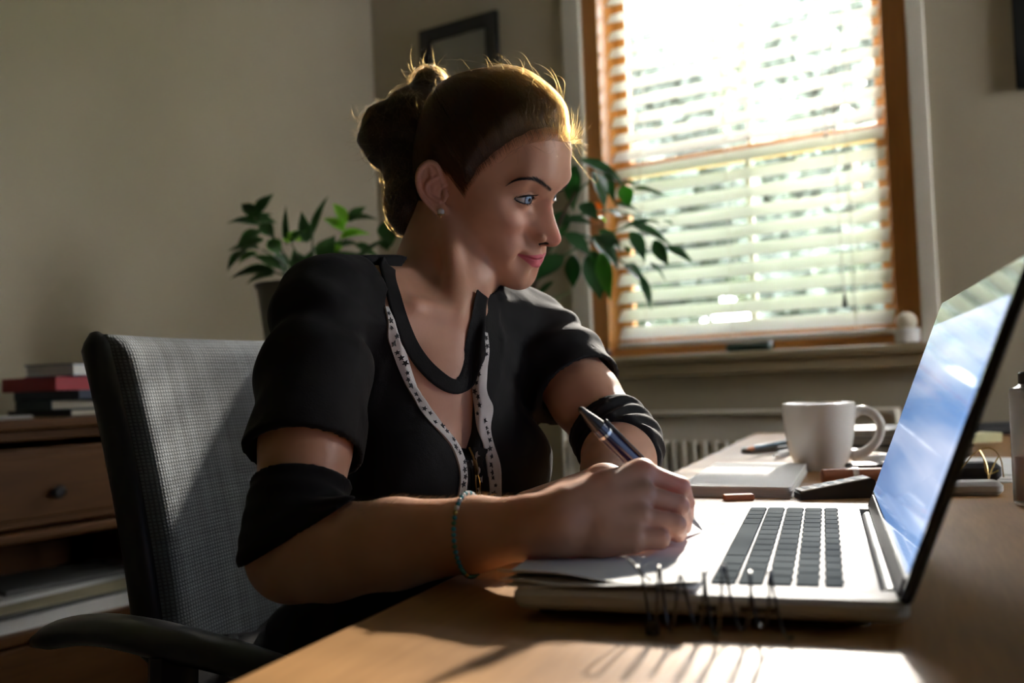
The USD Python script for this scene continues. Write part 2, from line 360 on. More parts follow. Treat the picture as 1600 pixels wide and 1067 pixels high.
def _fabric(n):
    """Grey woven chair cloth: rows of raised threads in local x (across) and z (up), with darker streaks."""
    nodes = {'tc': ('texture_coordinate', {}), 'sx': ('separate_xyz', {}), 'nx': ('noise_texture', {'scale': 45., 'detail': 2.}),
             'ax': ('math', {'math_type': 'multiply', 'value2': math.pi/.0048}), 'az': ('math', {'math_type': 'multiply', 'value2': math.pi/.0041}),
             'ax2': ('math', {'math_type': 'add'}), 'az2': ('math', {'math_type': 'add'}), 's1': ('math', {'math_type': 'sine'}), 's2': ('math', {'math_type': 'sine'}),
             'a1': ('math', {'math_type': 'absolute'}), 'a2': ('math', {'math_type': 'absolute'}), 'h': ('math', {'math_type': 'multiply'}),
             'mp': ('mapping', {'scale': (60., 1., 2.)}), 'n2': ('noise_texture', {'scale': 1., 'detail': 3., 'roughness': .7}),
             'mp3': ('mapping', {'scale': (3., 1., 80.)}), 'n3': ('noise_texture', {'scale': 1., 'detail': 3., 'roughness': .7}),
             'mixn': ('mix_float', {'fac': .4}), 'sum': ('math', {'math_type': 'multiply_add', 'value2': .34}),
             'r': ('rgb_ramp', {'ramp': [(.34, (.042, .051, .058)), (.60, (.098, .116, .128)), (.88, (.175, .205, .225))]}),
             'b': ('bump', {'strength': .45, 'distance': .0011}), 'p': ('principled_bsdf', {'roughness': .9, 'sheen_weight': .2})}
    links = [('tc.object', 'sx.vector'), ('tc.object', 'nx.vector'), ('sx.x', 'ax.value1'), ('sx.z', 'az.value1'), ('ax.value', 'ax2.value1'), ('az.value', 'az2.value1'),
             ('nx.fac', 'ax2.value2'), ('nx.fac', 'az2.value2'), ('ax2.value', 's1.value1'), ('az2.value', 's2.value1'), ('s1.value', 'a1.value1'), ('s2.value', 'a2.value1'), ('a1.value', 'h.value1'), ('a2.value', 'h.value2'),
             ('tc.object', 'mp.vector'), ('mp.vector', 'n2.vector'), ('tc.object', 'mp3.vector'), ('mp3.vector', 'n3.vector'), ('n2.fac', 'mixn.a'), ('n3.fac', 'mixn.b'),
             ('h.value', 'sum.value1'), ('mixn.result', 'sum.value3'), ('sum.value', 'r.fac'), ('r.color', 'p.base_color'), ('h.value', 'b.height'), ('b.normal', 'p.normal')]
    return usdkit.material(stage, f'/World/Looks/{n}', nodes, links, surface='p.BSDF')
_defs['chair_fabric'] = _fabric
def _screen(n):
    """The display: a blue sky crossed by slanting white cloud streaks."""
    nodes = {'tc': ('texture_coordinate', {}), 'mp': ('mapping', {'scale': (5., 1., 22.), 'rotation': (0, math.radians(-16), 0)}), 'n': ('noise_texture', {'scale': 1., 'detail': 5., 'roughness': .55, 'distortion': .4}),
             'mp2': ('mapping', {'scale': (7., 1., 9.)}), 'n2': ('noise_texture', {'scale': 1., 'detail': 3.}), 'mx': ('mix_float', {'fac': .4}),
             'r': ('rgb_ramp', {'ramp': [(.36, (.09, .18, .40)), (.47, (.15, .26, .48)), (.56, (.30, .38, .56)), (.68, (.58, .60, .72))]}),
             'e': ('emission', {'strength': .8}), 'g': ('glossy_bsdf', {'roughness': .05, 'color': (1, 1, 1)}), 'f': ('fresnel', {'IOR': 1.12}), 'm': ('mix_closure', {})}
    links = [('tc.object', 'mp.vector'), ('mp.vector', 'n.vector'), ('tc.object', 'mp2.vector'), ('mp2.vector', 'n2.vector'), ('n.fac', 'mx.a'), ('n2.fac', 'mx.b'), ('mx.result', 'r.fac'), ('r.color', 'e.color'),
             ('f.fac', 'm.fac'), ('e.emission', 'm.closure1'), ('g.BSDF', 'm.closure2')]
    return usdkit.material(stage, f'/World/Looks/{n}', nodes, links, surface='m.closure')
_defs['screen'] = _screen
# ---------------------------------------------------------------- the room, in its own frame: x along the window wall, y outwards, z up
W0 = at(1170, 560, 3.0)*V(1, 1, 0)
SX = unit(V(.842, -.54, 0)); SY = unit(V(.54, .842, 0)); RZ = math.atan2(SX[1], SX[0])
def RW(s, y, z): return W0 + SX*s + SY*y + V(0, 0, z)          # room -> world
S0, S1, Y1, H = -1.49, 2.7, -4.6, 2.72
WX0, WX1, WZ0, WZ1 = -.548, .508, .968, 2.47
def struct(name, mesh, mat, label=None, cat=None): return single(name, mesh, mat, label, cat, loc=W0, rz=RZ, kind='structure')
struct('wall_window', [box(S0-.2, WX0, 0, .22, 0, H), box(WX1, S1+.2, 0, .22, 0, H), box(WX0, WX1, 0, .22, 0, WZ0-.03), box(WX0, WX1, 0, .22, WZ1, H)], 'plaster', 'beige plaster wall around the window with the blind')
struct('wall_left', box(S0-.2, S0, Y1, 0, 0, H), 'plaster', 'beige plaster wall behind the chair and the chest')
struct('wall_back', box(S0-.2, S1+.2, Y1-.2, Y1, 0, H), 'plaster', 'beige plaster wall behind the camera')
# the wall to the right has a second window, outside the picture, that lights the room from the side
RW0, RW1, RZ0, RZ1 = -.98, -.26, 1.0, 2.05
struct('wall_right', [box(S1, S1+.2, Y1, RW0, 0, H), box(S1, S1+.2, RW1, 0, 0, H), box(S1, S1+.2, RW0, RW1, 0, RZ0), box(S1, S1+.2, RW0, RW1, RZ1, H)], 'plaster', 'beige plaster wall with a second window to the right of the desk')
struct('floor', box(S0-.2, S1+.2, Y1-.2, .22, -.12, 0), 'floor_carpet', 'dark brown carpeted floor under the desk')
struct('ceiling', box(S0-.2, S1+.2, Y1-.2, .22, H, H+.12), 'ceiling_white', 'plain white ceiling')
# window: cream trims, sill, orange wood frame, two sashes with panes
struct('trim_1', rbox(-.615, WX0+.004, -.014, 0, WZ0-.012, WZ1+.06, .004), 'cream_paint', 'cream painted trim along the left side of the window')
struct('trim_2', rbox(WX1+.002, .558, -.014, 0, WZ0-.012, WZ1+.06, .004), 'cream_paint', 'cream painted trim along the right side of the window')
struct('windowsill', [rbox(-.64, .60, -.07, .06, .942, .968, .006), rbox(-.63, .59, -.052, -.002, .900, .944, .004)], 'sill_paint', 'brown window ledge under the blind')
w = Thing('window_1', 'window with an orange wood frame behind the white slatted blind', 'window', loc=W0, rz=RZ, kind='structure')
jambs = [(WX0, -.488, 'z'), (.44, WX1, 'z')]
w.part('frame_jamb', rbox(WX0, -.488, .012, .17, WZ0, WZ1, .004), 'orange_wood')
w.part('frame_jamb', rbox(.437, WX1, .012, .17, WZ0, WZ1, .004), 'orange_wood')
w.part('frame_head', rbox(-.488, .437, .012, .17, WZ1-.06, WZ1, .004), 'orange_wood_h')
w.part('frame_sill', rbox(-.488, .437, .03, .17, WZ0, WZ0+.028, .004), 'orange_wood_h')
MZ = 1.62
for k, (z0, z1, y0) in enumerate(((WZ0+.028, MZ+.02, .10), (MZ-.02, WZ1-.06, .132))):
    s = w.part('sash', [rbox(-.488, -.44, y0, y0+.03, z0, z1, .003), rbox(.389, .437, y0, y0+.03, z0, z1, .003), rbox(-.44, .389, y0, y0+.03, z0, z0+.05, .003), rbox(-.44, .389, y0, y0+.03, z1-.04, z1, .003)], 'orange_wood_h')
    w.part('pane', box(-.44, .389, y0+.012, y0+.016, z0+.05, z1-.04), 'window_glass', under=s)
    w.part('glazing_bar', rbox(-.02, -.002, y0+.004, y0+.026, z0+.05, z1-.04, .003), 'cream_paint', under=s)
w2 = Thing('window_2', 'bare white framed window in the wall to the right of the desk', 'window', loc=W0, rz=RZ, kind='structure')
for (a, b, c, d) in ((RW0, RW0+.05, RZ0, RZ1), (RW1-.05, RW1, RZ0, RZ1), (RW0+.05, RW1-.05, RZ0, RZ0+.05), (RW0+.05, RW1-.05, RZ1-.05, RZ1), ((RW0+RW1)/2-.02, (RW0+RW1)/2+.02, RZ0+.05, RZ1-.05)): w2.part('frame_bar', box(S1+.06, S1+.13, a, b, c, d), 'cream_paint')
w2.part('pane', box(S1+.09, S1+.095, RW0+.05, RW1-.05, RZ0+.05, RZ1-.05), 'window_glass')
# baseboards
struct('baseboard_window', rbox(S0, S1, -.016, 0, 0, .09, .004), 'cream_paint', 'cream baseboard under the radiator')
struct('baseboard_left', rbox(S0, S0+.016, Y1, 0, 0, .09, .004), 'cream_paint', 'cream baseboard behind the chest')

# ---------------------------------------------------------------- venetian blind
bl = Thing('venetian_blind', 'white slatted venetian blind lowered over the bright window', 'blind', loc=W0, rz=RZ)
PITCH_B, TILT, YB = .061, math.radians(51), .062
def slat_mesh(z):
    u = np.linspace(-.028, .028, 7); c = .0022*(1-(u/.028)**2)
    cs, sn = math.cos(TILT), math.sin(TILT)
    top = np.c_[u*cs - (c+.0006)*sn, u*sn + (c+.0006)*cs]; bot = np.c_[u*cs - (c-.0006)*sn, u*sn + (c-.0006)*cs][::-1]
    sec = np.vstack([top, bot]); n = len(sec)
    v = np.vstack([np.c_[np.full(n, x), YB+sec[:, 0], z+sec[:, 1]] for x in (-.468, .424)])
    i = np.arange(n); j = (i+1) % n
    f = [np.stack([i, j, j+n], -1), np.stack([i, j+n, i+n], -1)]
    cap = [(a, a+1, n-2-a) for a in range(6)] + [(a, n-2-a, n-1-a) for a in range(6)]
    f += [np.array(cap), np.array(cap)[:, ::-1]+n]
    m = trimesh.Trimesh(v, np.concatenate(f), process=False); m.fix_normals(); return m
zs = np.arange(1.052, WZ1-.075, PITCH_B)
for z in zs: bl.part('slat', slat_mesh(z), 'blind_slat', smooth=40)
bl.part('bottom_rail', rbox(-.468, .424, YB-.026, YB+.026, 1.000, 1.018, .004), 'white_plastic')
bl.part('head_rail', rbox(-.474, .430, YB-.03, YB+.03, WZ1-.075, WZ1-.032, .003), 'white_plastic')
for s in (-.36, -.06, .32):
    bl.part('ladder_cord', [tube([(s, YB+d, 1.01), (s, YB+d, WZ1-.07)], .0013, 6) for d in (-.027, .027)] + [tube([(s-.004, YB-.027, z), (s-.004, YB+.027, z)], .0006, 5) for z in zs], 'cord_white')
bl.part('pull_cord', tube(spline([(.29, YB-.034, WZ1-.07), (.292, YB-.036, 1.9), (.288, YB-.036, 1.5), (.293, YB-.037, 1.13)], 30), .0016, 6), 'cord_white')
bl.part('pull_cord', tube(spline([(.262, YB-.034, WZ1-.07), (.258, YB-.036, 1.9), (.262, YB-.036, 1.62)], 30), .0016, 6), 'cord_white')
bl.part('cord_tassel', mv(lathe([(0, .045), (.003, .043), (.004, .03), (.009, .004), (.008, 0), (0, 0)], 16), .293, YB-.037, 1.085), 'dark_metal', label='dark pull tassel at the end of the cord')
bl.part('cord_joiner', mv(lathe([(0, .02), (.005, .017), (.006, .009), (.004, 0), (0, 0)], 14), .262, YB-.036, 1.60), 'cord_white')

# ---------------------------------------------------------------- radiator under the window
ra = Thing('radiator', 'cream ribbed panel radiator on the wall below the window', 'radiator', loc=RW(-.62, -.05, .12), rz=RZ)
RL = 1.06
ra.part('back_panel', rbox(0, RL, -.002, .012, 0, .655, .004), 'radiator_paint')
ra.part('top_grille', rbox(-.004, RL+.004, -.052, .03, .655, .668, .004), 'radiator_paint')
ra.part('side_cover', rbox(-.006, .002, -.05, .03, .0, .66, .003), 'radiator_paint'); ra.part('side_cover', rbox(RL-.002, RL+.006, -.05, .03, 0, .66, .003), 'radiator_paint')
ra.part('front_panel', rbox(.002, RL-.002, -.030, -.004, .0, .655, .004), 'radiator_paint')
nr = int(RL/.034)
rib = prism(Polygon([(-.010, .004), (-.008, -.012), (-.005, -.016), (.005, -.016), (.008, -.012), (.010, .004)]), .035, .575)
for k in range(nr): ra.part('rib', mv(rib, .02+k*.034, -.032, 0), 'radiator_paint')
ra.part('pipe', tube([(.02, .0, .02), (.02, .0, -.118)], .009, 12), 'radiator_paint'); ra.part('pipe', tube([(RL-.02, .0, .02), (RL-.02, .0, -.118)], .009, 12), 'radiator_paint')
ra.part('bracket', box(.2, .24, .01, .05, .1, .6), 'radiator_paint'); ra.part('bracket', box(RL-.24, RL-.2, .01, .05, .1, .6), 'radiator_paint')

# ---------------------------------------------------------------- framed pictures
def picture(s0, s1, z0, z1, bw, label):
    p = Thing('picture_frame', label, 'picture frame', loc=RW((s0+s1)/2, 0, z0), rz=RZ)
    hw, h = (s1-s0)/2, z1-z0
    for (a, b, c, d) in ((-hw, -hw+bw, 0, h), (hw-bw, hw, 0, h), (-hw+bw, hw-bw, 0, bw), (-hw+bw, hw-bw, h-bw, h)): p.part('frame_bar', rbox(a, b, -.026, -.001, c, d, .003), 'black_satin')
    p.part('mat', box(-hw+bw, hw-bw, -.010, -.006, bw, h-bw), 'picture_mat')
    i = .30*hw
    p.part('print', box(-hw+bw+i, hw-bw-i, -.0115, -.0095, bw+.05, bw+.05+.35*h), 'picture_print')
    p.part('glass', box(-hw+bw, hw-bw, -.0155, -.0145, bw, h-bw), 'window_glass')
picture(-1.238, -.880, 1.80, 2.262, .052, 'black framed print with a pale mat on the wall above the bun')
picture(.782, 1.20, 1.637, 2.2, .05, 'black picture frame cut off at the right edge of the photo')

# ---------------------------------------------------------------- things on the window ledge
ZS = .968
b = single('glasses_case', rplate(-.075, .075, -.020, .020, 0, .026, .018, .006), 'dark_green', 'dark green hard case lying on the window ledge', 'case', loc=RW(.015, -.035, ZS), rz=RZ-.05)
j = Thing('candle_jar', 'white jar with a pale shell on it at the right end of the ledge', 'jar', loc=RW(.475, -.035, ZS), rz=RZ)
j.part('jar', lathe([(0, .002), (.030, .002), (.034, .006), (.035, .04), (.033, .043), (.030, .042), (.029, .008), (0, .008)], 32), 'ceramic')
sh = trimesh.creation.icosphere(3, 1.0); a = np.arctan2(sh.vertices[:, 2], sh.vertices[:, 0])
sh.vertices = sh.vertices*V(.028, .022, .027)*(1+.05*np.cos(14*a))[:, None]
j.part('shell', mv(sh, 0, 0, .062), 'shell', label='pale ribbed shell')
single('wooden_block', rbox(-.034, .034, -.02, .02, 0, .028, .004), 'dark_brown', 'small dark brown block at the left end of the ledge', 'block', loc=RW(-.50, -.035, ZS), rz=RZ+.03)

# ---------------------------------------------------------------- garden beyond the window
single('garden_lawn', box(-26, 26, .3, 40, -.6, -.45), 'outdoor_lawn', 'sunlit lawn seen between the blind slats', 'lawn', loc=W0, rz=RZ, kind='structure')
lf = (np.array([[0, -.5, 0], [.28, 0, .06], [0, .6, 0], [-.28, 0, .06]]), np.array([[0, 1, 2], [0, 2, 3]]))
def crown(n, c, r, size, seed):
    g = np.random.default_rng(seed); d = g.normal(size=(n, 3)); d /= np.linalg.norm(d, axis=1)[:, None]
    rad = g.uniform(.55, 1.0, n)**.5*(.75+.5*meshkit.noise(d*2.3+seed))
    o = V(*c) + d*rad[:, None]*V(*r)
    q = g.normal(size=(n, 3, 3)); q = np.linalg.qr(q)[0]
    v = o[:, None] + (lf[0][None]*size*g.uniform(.7, 1.3, (n, 1, 1))) @ q
    f = lf[1][None] + 4*np.arange(n)[:, None, None]
    return trimesh.Trimesh(v.reshape(-1, 3), f.reshape(-1, 3), process=False)
for i, (s, y, h, r, m, lab) in enumerate([(-1.9, 9.6, 6.2, 1.3, 'tree_leaf', 'round green tree directly behind the middle of the blind'), (1.4, 12., 5.9, 1.5, 'tree_leaf_pale', 'pale yellow-green tree behind the right part of the blind'), (-5.2, 10.8, 6.8, 1.35, 'tree_leaf', 'tall green tree behind the left part of the blind'),
                                    (-12.6, 20., 10.2, 2.1, 'tree_leaf', 'very tall green tree farthest left beyond the window'), (4.6, 9.5, 4.9, 1.9, 'tree_leaf', 'leafy green tree far to the right in the garden'), (-6.9, 20.5, 10.3, 2.1, 'tree_leaf_pale', 'very tall pale tree at the back behind the left half of the blind'), (-1.2, 20., 10.2, 2.1, 'tree_leaf', 'very tall green tree at the back behind the right half of the blind')]):
    t = Thing('garden_tree', lab, 'tree', loc=RW(s, y, -.45), rz=RZ, kind='thing')
    t.part('trunk', tube(spline([(0, 0, 0), (.1, 0, h*.3), (0, .1, h*.6)], 10), np.linspace(.2, .09, 10), 10), 'bark')
    t.part('crown', crown(5200 if h < 9 else 8000, (0, 0, h*.62), (r*1.1, r*1.1, h*.36), .30, 40+i), m, smooth=False, kind='stuff')
t = Thing('garden_hedge', 'long clipped hedge at the end of the lawn', 'hedge', loc=RW(0, 7.2, -.45), rz=RZ)
g = np.random.default_rng(3)
t.part('foliage', trimesh.util.concatenate([crown(700, (x, 0, .62), (.8, .55, .8), .2, 60+i) for i, x in enumerate(np.arange(-6, 7, 1.15))]), 'tree_leaf', smooth=False, kind='stuff')
for x in np.arange(-6, 7, 1.15): t.part('stem', tube([(x, 0, 0), (x, 0, .7)], .04, 6), 'bark')
hs = Thing('garden_house', 'pale rendered house beyond the garden trees', 'house', loc=RW(.5, 24, -.45), rz=RZ)
hs.part('wall', box(-7, 7, 0, 6, 0, 5.4), 'render_wall')
hs.part('roof', prism(Polygon([(-.5, 0), (6.5, 0), (3, 3.2)]), -7.4, 7.4).apply_transform(np.array([[0, 0, 1, 0], [1, 0, 0, 0], [0, 1, 0, 5.4], [0, 0, 0, 1]], float)), 'roof_tile')
for x in (-4.6, -1.4, 1.8, 5.0):
    for z in (.9, 3.3):
        f = hs.part('window', box(x-.6, x+.6, -.05, .02, z, z+1.3), 'cream_paint'); hs.part('pane', box(x-.5, x+.5, -.07, -.04, z+.1, z+1.2), 'black_gloss', under=f)
# ---------------------------------------------------------------- desk
ZD = .74
DA = math.atan2(2.155, .853); DU = V(math.cos(DA), math.sin(DA), 0); DV = V(DU[1], -DU[0], 0)
D0 = V(-.165, .536, 0); DRZ = DA - math.pi/2                       # local y runs along the woman's edge, local x to the right
dk = Thing('desk', 'wooden writing desk with a honey brown top in front of the woman', 'desk', loc=D0, rz=DRZ)
DL0, DL1, DW = -.36, 2.18, .98
dk.part('tabletop', rbox(0, DW, DL0, DL1, ZD-.032, ZD, .004), 'desk_wood')
for (x, y) in ((.06, DL0+.06), (DW-.06, DL0+.06), (.06, DL1-.06), (DW-.06, DL1-.06)):
    dk.part('leg', rbox(x-.03, x+.03, y-.03, y+.03, 0, ZD-.032, .005), 'desk_wood')
dk.part('apron', rbox(DW-.05, DW-.03, DL0+.09, DL1-.09, ZD-.11, ZD-.032, .002), 'desk_wood')
dk.part('apron', rbox(.09, DW-.09, DL1-.05, DL1-.03, ZD-.11, ZD-.032, .002), 'desk_wood')

# ---------------------------------------------------------------- laptop
LTH = .3134; LN = V(math.cos(LTH), -math.sin(LTH), 0); LH = V(math.sin(LTH), math.cos(LTH), 0)
LP = V(.2223, .5806, 0); LW, LD, LT = .437, .2425, .0175             # hinge corner nearest the camera, width along the hinge, depth, thickness
ZL = ZD + .0025 + LT                                                # top of the base
# local frame: x from the hinge towards the woman (-LN), y = -LH ... use x = -LN, y = along -LH so that it stays right-handed; a = distance from hinge, b = distance along hinge from the near corner
LRZ = math.atan2(-LN[1], -LN[0])
lt = Thing('laptop', 'open silver laptop with grey keys and a blue sky on its screen', 'laptop', loc=LP + V(0, 0, ZD), rz=LRZ)
def L(a, b, z): return (a, -b, z)                                   # (from hinge, along hinge, above desk)
def lbox(a0, a1, b0, b1, z0, z1, r=.001, rc=None):
    return rplate(a0, a1, -b1, -b0, z0, z1, rc, r) if rc else rbox(a0, a1, -b1, -b0, z0, z1, r)
zt = .0025 + LT
basem = m3.Manifold(m3.Mesh(np.asarray((q := rplate(-.010, LD, -LW, 0, .0070, zt, .014, .0035)).vertices, np.float32), np.asarray(q.faces, np.uint32)))
def man(m): return m3.Manifold(m3.Mesh(np.asarray(m.vertices, np.float32), np.asarray(m.faces, np.uint32)))
well = man(lbox(.0255, .114, .034, .438-.030, zt-.0016, zt+.01, .0005))
hingecut = man(box(-.02, .006, -LW+.03, -.03, .009, zt+.01))
basem = basem - hingecut
rows = [(.0275, .0385), (.0425, .0570), (.0600, .0750), (.0785, .0935), (.0965, .1115)]
layouts = [[1]*14, [1]*13+[1.6], [1.5]+[1]*12+[1.1], [1.7]+[1]*11+[1.9], [1, 1, 1, 1.3, 6.2, 1.3, 1, 1, .6]]
B0, B1 = .036, .436-.028
# key pockets, each a recess in the deck
pockets, keys = [], []
for (a0, a1), lay in zip(rows, layouts):
    tot = sum(lay); x = B1
    for wk in lay:
        wd = (B1-B0)*wk/tot; keys.append((a0, a1, x-wd+.0012, x-.0012)); x -= wd
for (a0, a1, b0, b1) in keys: pockets.append(man(lbox(a0-.0009, a1+.0009, b0-.0008, b1+.0008, zt-.0022, zt+.004, .0003)))
basem = basem - m3.Manifold.compose(pockets)
trackpad = man(lbox(.128, .218, .16, .30, zt-.0006, zt+.004, .0003))
basem = basem - trackpad
lt.part('base', basem, 'aluminium', smooth=25)
lt.part('trackpad', lbox(.1285, .2175, .1605, .2995, zt-.0012, zt-.0002, .0003), 'aluminium')
for k in keys: lt.part('key', lbox(*k, zt-.0018, zt+.0011, .0007), 'key_grey')
lt.part('speaker_strip', lbox(.0125, .020, .034, LW-.034, zt-.0004, zt+.0004, .0002), 'aluminium_dark')
for (a, l_) in ((.068, .022), (.104, .012)): lt.part('port', lbox(a, a+l_, -.0006, .001, .0105, .0145, .0004), 'black_plastic')
for (a, b) in ((.02, .03), (.02, LW-.03), (LD-.02, .03), (LD-.02, LW-.03)): lt.part('foot', mv(lathe([(0, 0), (.008, 0), (.009, .0075), (0, .0075)], 16), a, -b, 0), 'black_plastic')
lt.part('hinge', place(lathe([(0, 0), (.0052, 0), (.0052, .35), (0, .35)], 20), L(-.001, .043, .0142), (0, 0, 1), (1, 0, 0), (0, -1, 0)), 'aluminium_dark')
# the lid leans back: built flat in its own axes, then turned about the hinge
LA = 1.1972; LL = .2235
up = V(-math.cos(LA), 0, math.sin(LA)); bk = V(-math.sin(LA), 0, -math.cos(LA)); lo = L(-.002, 0, zt-.003)
def lid(m): return place(m, lo, (0, -1, 0), bk, up)                 # x along the hinge, y to the back, z up the lid
def lplate(x0, x1, y0, y1, z0, z1, rc, b=.0006):
    m = rplate(x0, x1, z0, z1, -y1, -y0, rc, b); return trimesh.Trimesh(m.vertices[:, [0, 2, 1]]*V(1, -1, 1), m.faces[:, ::-1], process=False)
lt_lid = lt.part('lid', lid(lplate(0, LW, .0018, .0075, .002, LL, .010, .0015)), 'black_plastic', label='thin dark lid seen almost edge on')
lt.part('bezel', lid(lplate(.0015, LW-.0015, .0002, .0022, .003, LL-.0012, .009, .0004)), 'black_gloss', under=lt_lid)
# display in axes of its own so that the picture follows the screen
lt.part('display', lid(box(.010, LW-.010, -.0004, .0006, .020, LL-.026)), 'screen', under=lt_lid, label='lit display showing white cloud streaks on blue')
lt.part('chin', lid(rbox(.012, LW-.012, -.0008, .0004, .004, .0165, .0003)), 'black_satin', under=lt_lid)

# ---------------------------------------------------------------- notebook on the palm rest, spiral wire by the edge
def lap(a, b, z=0.): return V(*LP) - LN*a + LH*b + V(0, 0, ZL + z)
nb = Thing('notebook_pages', 'loose white notebook sheets on the palm rest under the writing hand', 'paper', loc=lap(.18, .12), rz=LRZ)
def sheet(a0, a1, b0, b1, z, curl, seed, th=.0005, skew=0.):
    na, nb_ = 22, 26; A, B = np.meshgrid(np.linspace(0, 1, na), np.linspace(0, 1, nb_), indexing='ij')
    a = a0 + (a1-a0)*A + skew*B; b = b0 + (b1-b0)*B
    zz = z + curl*np.clip(1-B*6, 0, 1)**2*(0.6+.5*np.sin(5*A+seed)) + .0007*np.sin(7*A+4*B+seed)**2*(.2+.8*np.clip(1-4*B, 0, 1))
    top = np.stack([a, -b, zz+th], -1).reshape(-1, 3); bot = np.stack([a, -b, zz], -1).reshape(-1, 3)
    i, j = np.meshgrid(np.arange(na-1), np.arange(nb_-1), indexing='ij'); q = (i*nb_+j).ravel()
    f1 = np.concatenate([np.stack([q, q+nb_, q+nb_+1], -1), np.stack([q, q+nb_+1, q+1], -1)]); n = na*nb_
    rim = np.concatenate([np.arange(nb_), np.arange(1, na)*nb_+nb_-1, (na-1)*nb_+np.arange(nb_-2, -1, -1), np.arange(na-2, 0, -1)*nb_]); r2 = np.roll(rim, -1)
    f = np.concatenate([f1[:, ::-1], f1+n, np.stack([rim, r2, r2+n], -1), np.stack([rim, r2+n, rim+n], -1)])
    m = trimesh.Trimesh(np.vstack([top, bot]), f, process=False); m.fix_normals(); return m
def lapmesh(m): return mv(m, 0, 0, zt)
for k, (a0, a1, b0, b1, z, c) in enumerate([(.118, .246, .0035, .250, .0004, .0030), (.1165, .250, .006, .252, .0016, .0045), (.1175, .254, .012, .246, .0030, .0065)]):
    m = sheet(a0, a1, b0, b1, z, c, k*1.7, skew=.004*k)
    w_ = V(*LP, )*1.0
    v = np.asarray(m.vertices); wv = V(*LP)[None] + (-LN)[None]*v[:, :1] + (-LH)[None]*v[:, 1:2]*-1*-1 + V(0, 0, 1)[None]*(v[:, 2:3]+ZL)
    nb.part('page', trimesh.Trimesh(wv, m.faces, process=False), 'paper', world=True)
# coil of black wire
wr = Thing('spiral_wire', 'loose black spiral binding wire standing against the near edge of the laptop', 'wire', loc=lap(.075, -.02)*V(1, 1, 0) + V(0, 0, ZD), rz=LRZ)
tt = np.linspace(0, 6.6, 330); g = np.random.default_rng(5)
amp = 1 + .14*np.sin(tt*2.1) + .08*np.sin(tt*5.3)
rr = .0185
ca = .150 - .0136*tt - .0015*np.sin(3*tt)
pts = np.stack([ca + .003*np.sin(2*np.pi*tt), -(-.0215 + rr*.75*amp*np.sin(2*np.pi*tt))*1.0, .0008 + rr*amp.mean() + rr*amp*np.cos(2*np.pi*tt)], -1)
pts[:, 2] -= (pts[:, 2]-.0012).min()
wv = V(*LP)[None] + (-LN)[None]*pts[:, :1] + (-LH)[None]*pts[:, 1:2] + V(0, 0, 1)[None]*(pts[:, 2:3]+ZD)
wr.part('coil', tube(wv, .0009, 7), 'wire_black', world=True)
hk = lap(.150, .018, .006); 
wr.part('hook', tube(spline([wv[0], wv[0]+V(-.004, .01, .004), hk, hk+V(.012, .022, -.0048), hk+V(.014, .03, -.0052)], 20), .0007, 7), 'wire_black', world=True)
wr.part('clip', place(rbox(-.004, .004, -.0016, .0016, -.0075, .0075, .001), wv[25]+V(0, 0, .0), LN, LH, V(0, 0, 1)), 'black_plastic', world=True, label='small black clip on the end of the wire')
# ---------------------------------------------------------------- things on the desk beyond the laptop
def dthing(name, label, cat, px, py, ang=0., z=ZD, group=None):     # base on the desk at a photo point; ang: direction of local x, degrees from world x
    p = onz(px, py, z); return Thing(name, label, cat, loc=p, rz=math.radians(ang), group=group)
# mug
mug = dthing('mug', 'white ceramic coffee mug standing behind the laptop', 'mug', 1283, 733, -14)
RM = .0575; HM = .108
prof = [(0, .004), (.030, .004), (.033, .0), (.0365, .0), (.0385, .004), (.043, .013), (.049, .03), (.0535, .055), (.0562, .08), (RM, .1045), (RM-.0006, .1075), (RM-.0022, HM), (RM-.004, .1072), (RM-.0045, .1045), (.0522, .08), (.0495, .055), (.045, .03), (.037, .012), (.02, .0085), (0, .008)]
pr = np.array(prof); mug.part('body', lathe(pr, 72), 'ceramic', smooth=40)
hp = spline([(.050, 0, .088), (.062, 0, .0935), (.080, 0, .091), (.0935, 0, .074), (.0915, 0, .052), (.078, 0, .034), (.062, 0, .0245), (.0475, 0, .022)], 36)
mug.part('handle', tube(hp, np.interp(np.linspace(0, 1, 36), [0, .12, .5, .88, 1], [.0085, .0062, .0056, .0062, .0085]), 16, sx=1.25), 'ceramic', smooth=True)
mug.part('coffee', mv(lathe([(0, 0), (.0535, 0), (.0537, -.001), (0, -.001)], 48), 0, 0, .086), 'coffee')
# open pad of paper between the hand and the mug
padc = [onz(1060, 775, ZD), onz(1236, 778, ZD), onz(1254, 741, ZD), onz(1092, 731, ZD)]
po = padc[0]; pxv = unit((padc[1]-padc[0])*V(1, 1, 0)); pa = math.atan2(pxv[1], pxv[0])
pd = Thing('writing_pad', 'thick white writing pad lying open in front of the mug', 'notepad', loc=po, rz=pa)
q = pd.local(np.array(padc)); pw, ph = q[1, 0], (q[2, 1]+q[3, 1])/2; sh = (q[2, 0]-q[1, 0])
def skewed(m, k): v = np.array(m.vertices); v[:, 0] += v[:, 1]*k; return trimesh.Trimesh(v, m.faces, process=False)
kx = sh/ph
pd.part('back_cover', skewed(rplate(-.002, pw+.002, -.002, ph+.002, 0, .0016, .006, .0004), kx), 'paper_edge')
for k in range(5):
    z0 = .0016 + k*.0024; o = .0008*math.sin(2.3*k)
    pd.part('sheet_block', skewed(rplate(o, pw+o, o*.5, ph, z0+.00015, z0+.0024, .008, .0004), kx), 'paper' if k == 4 else 'paper_edge')
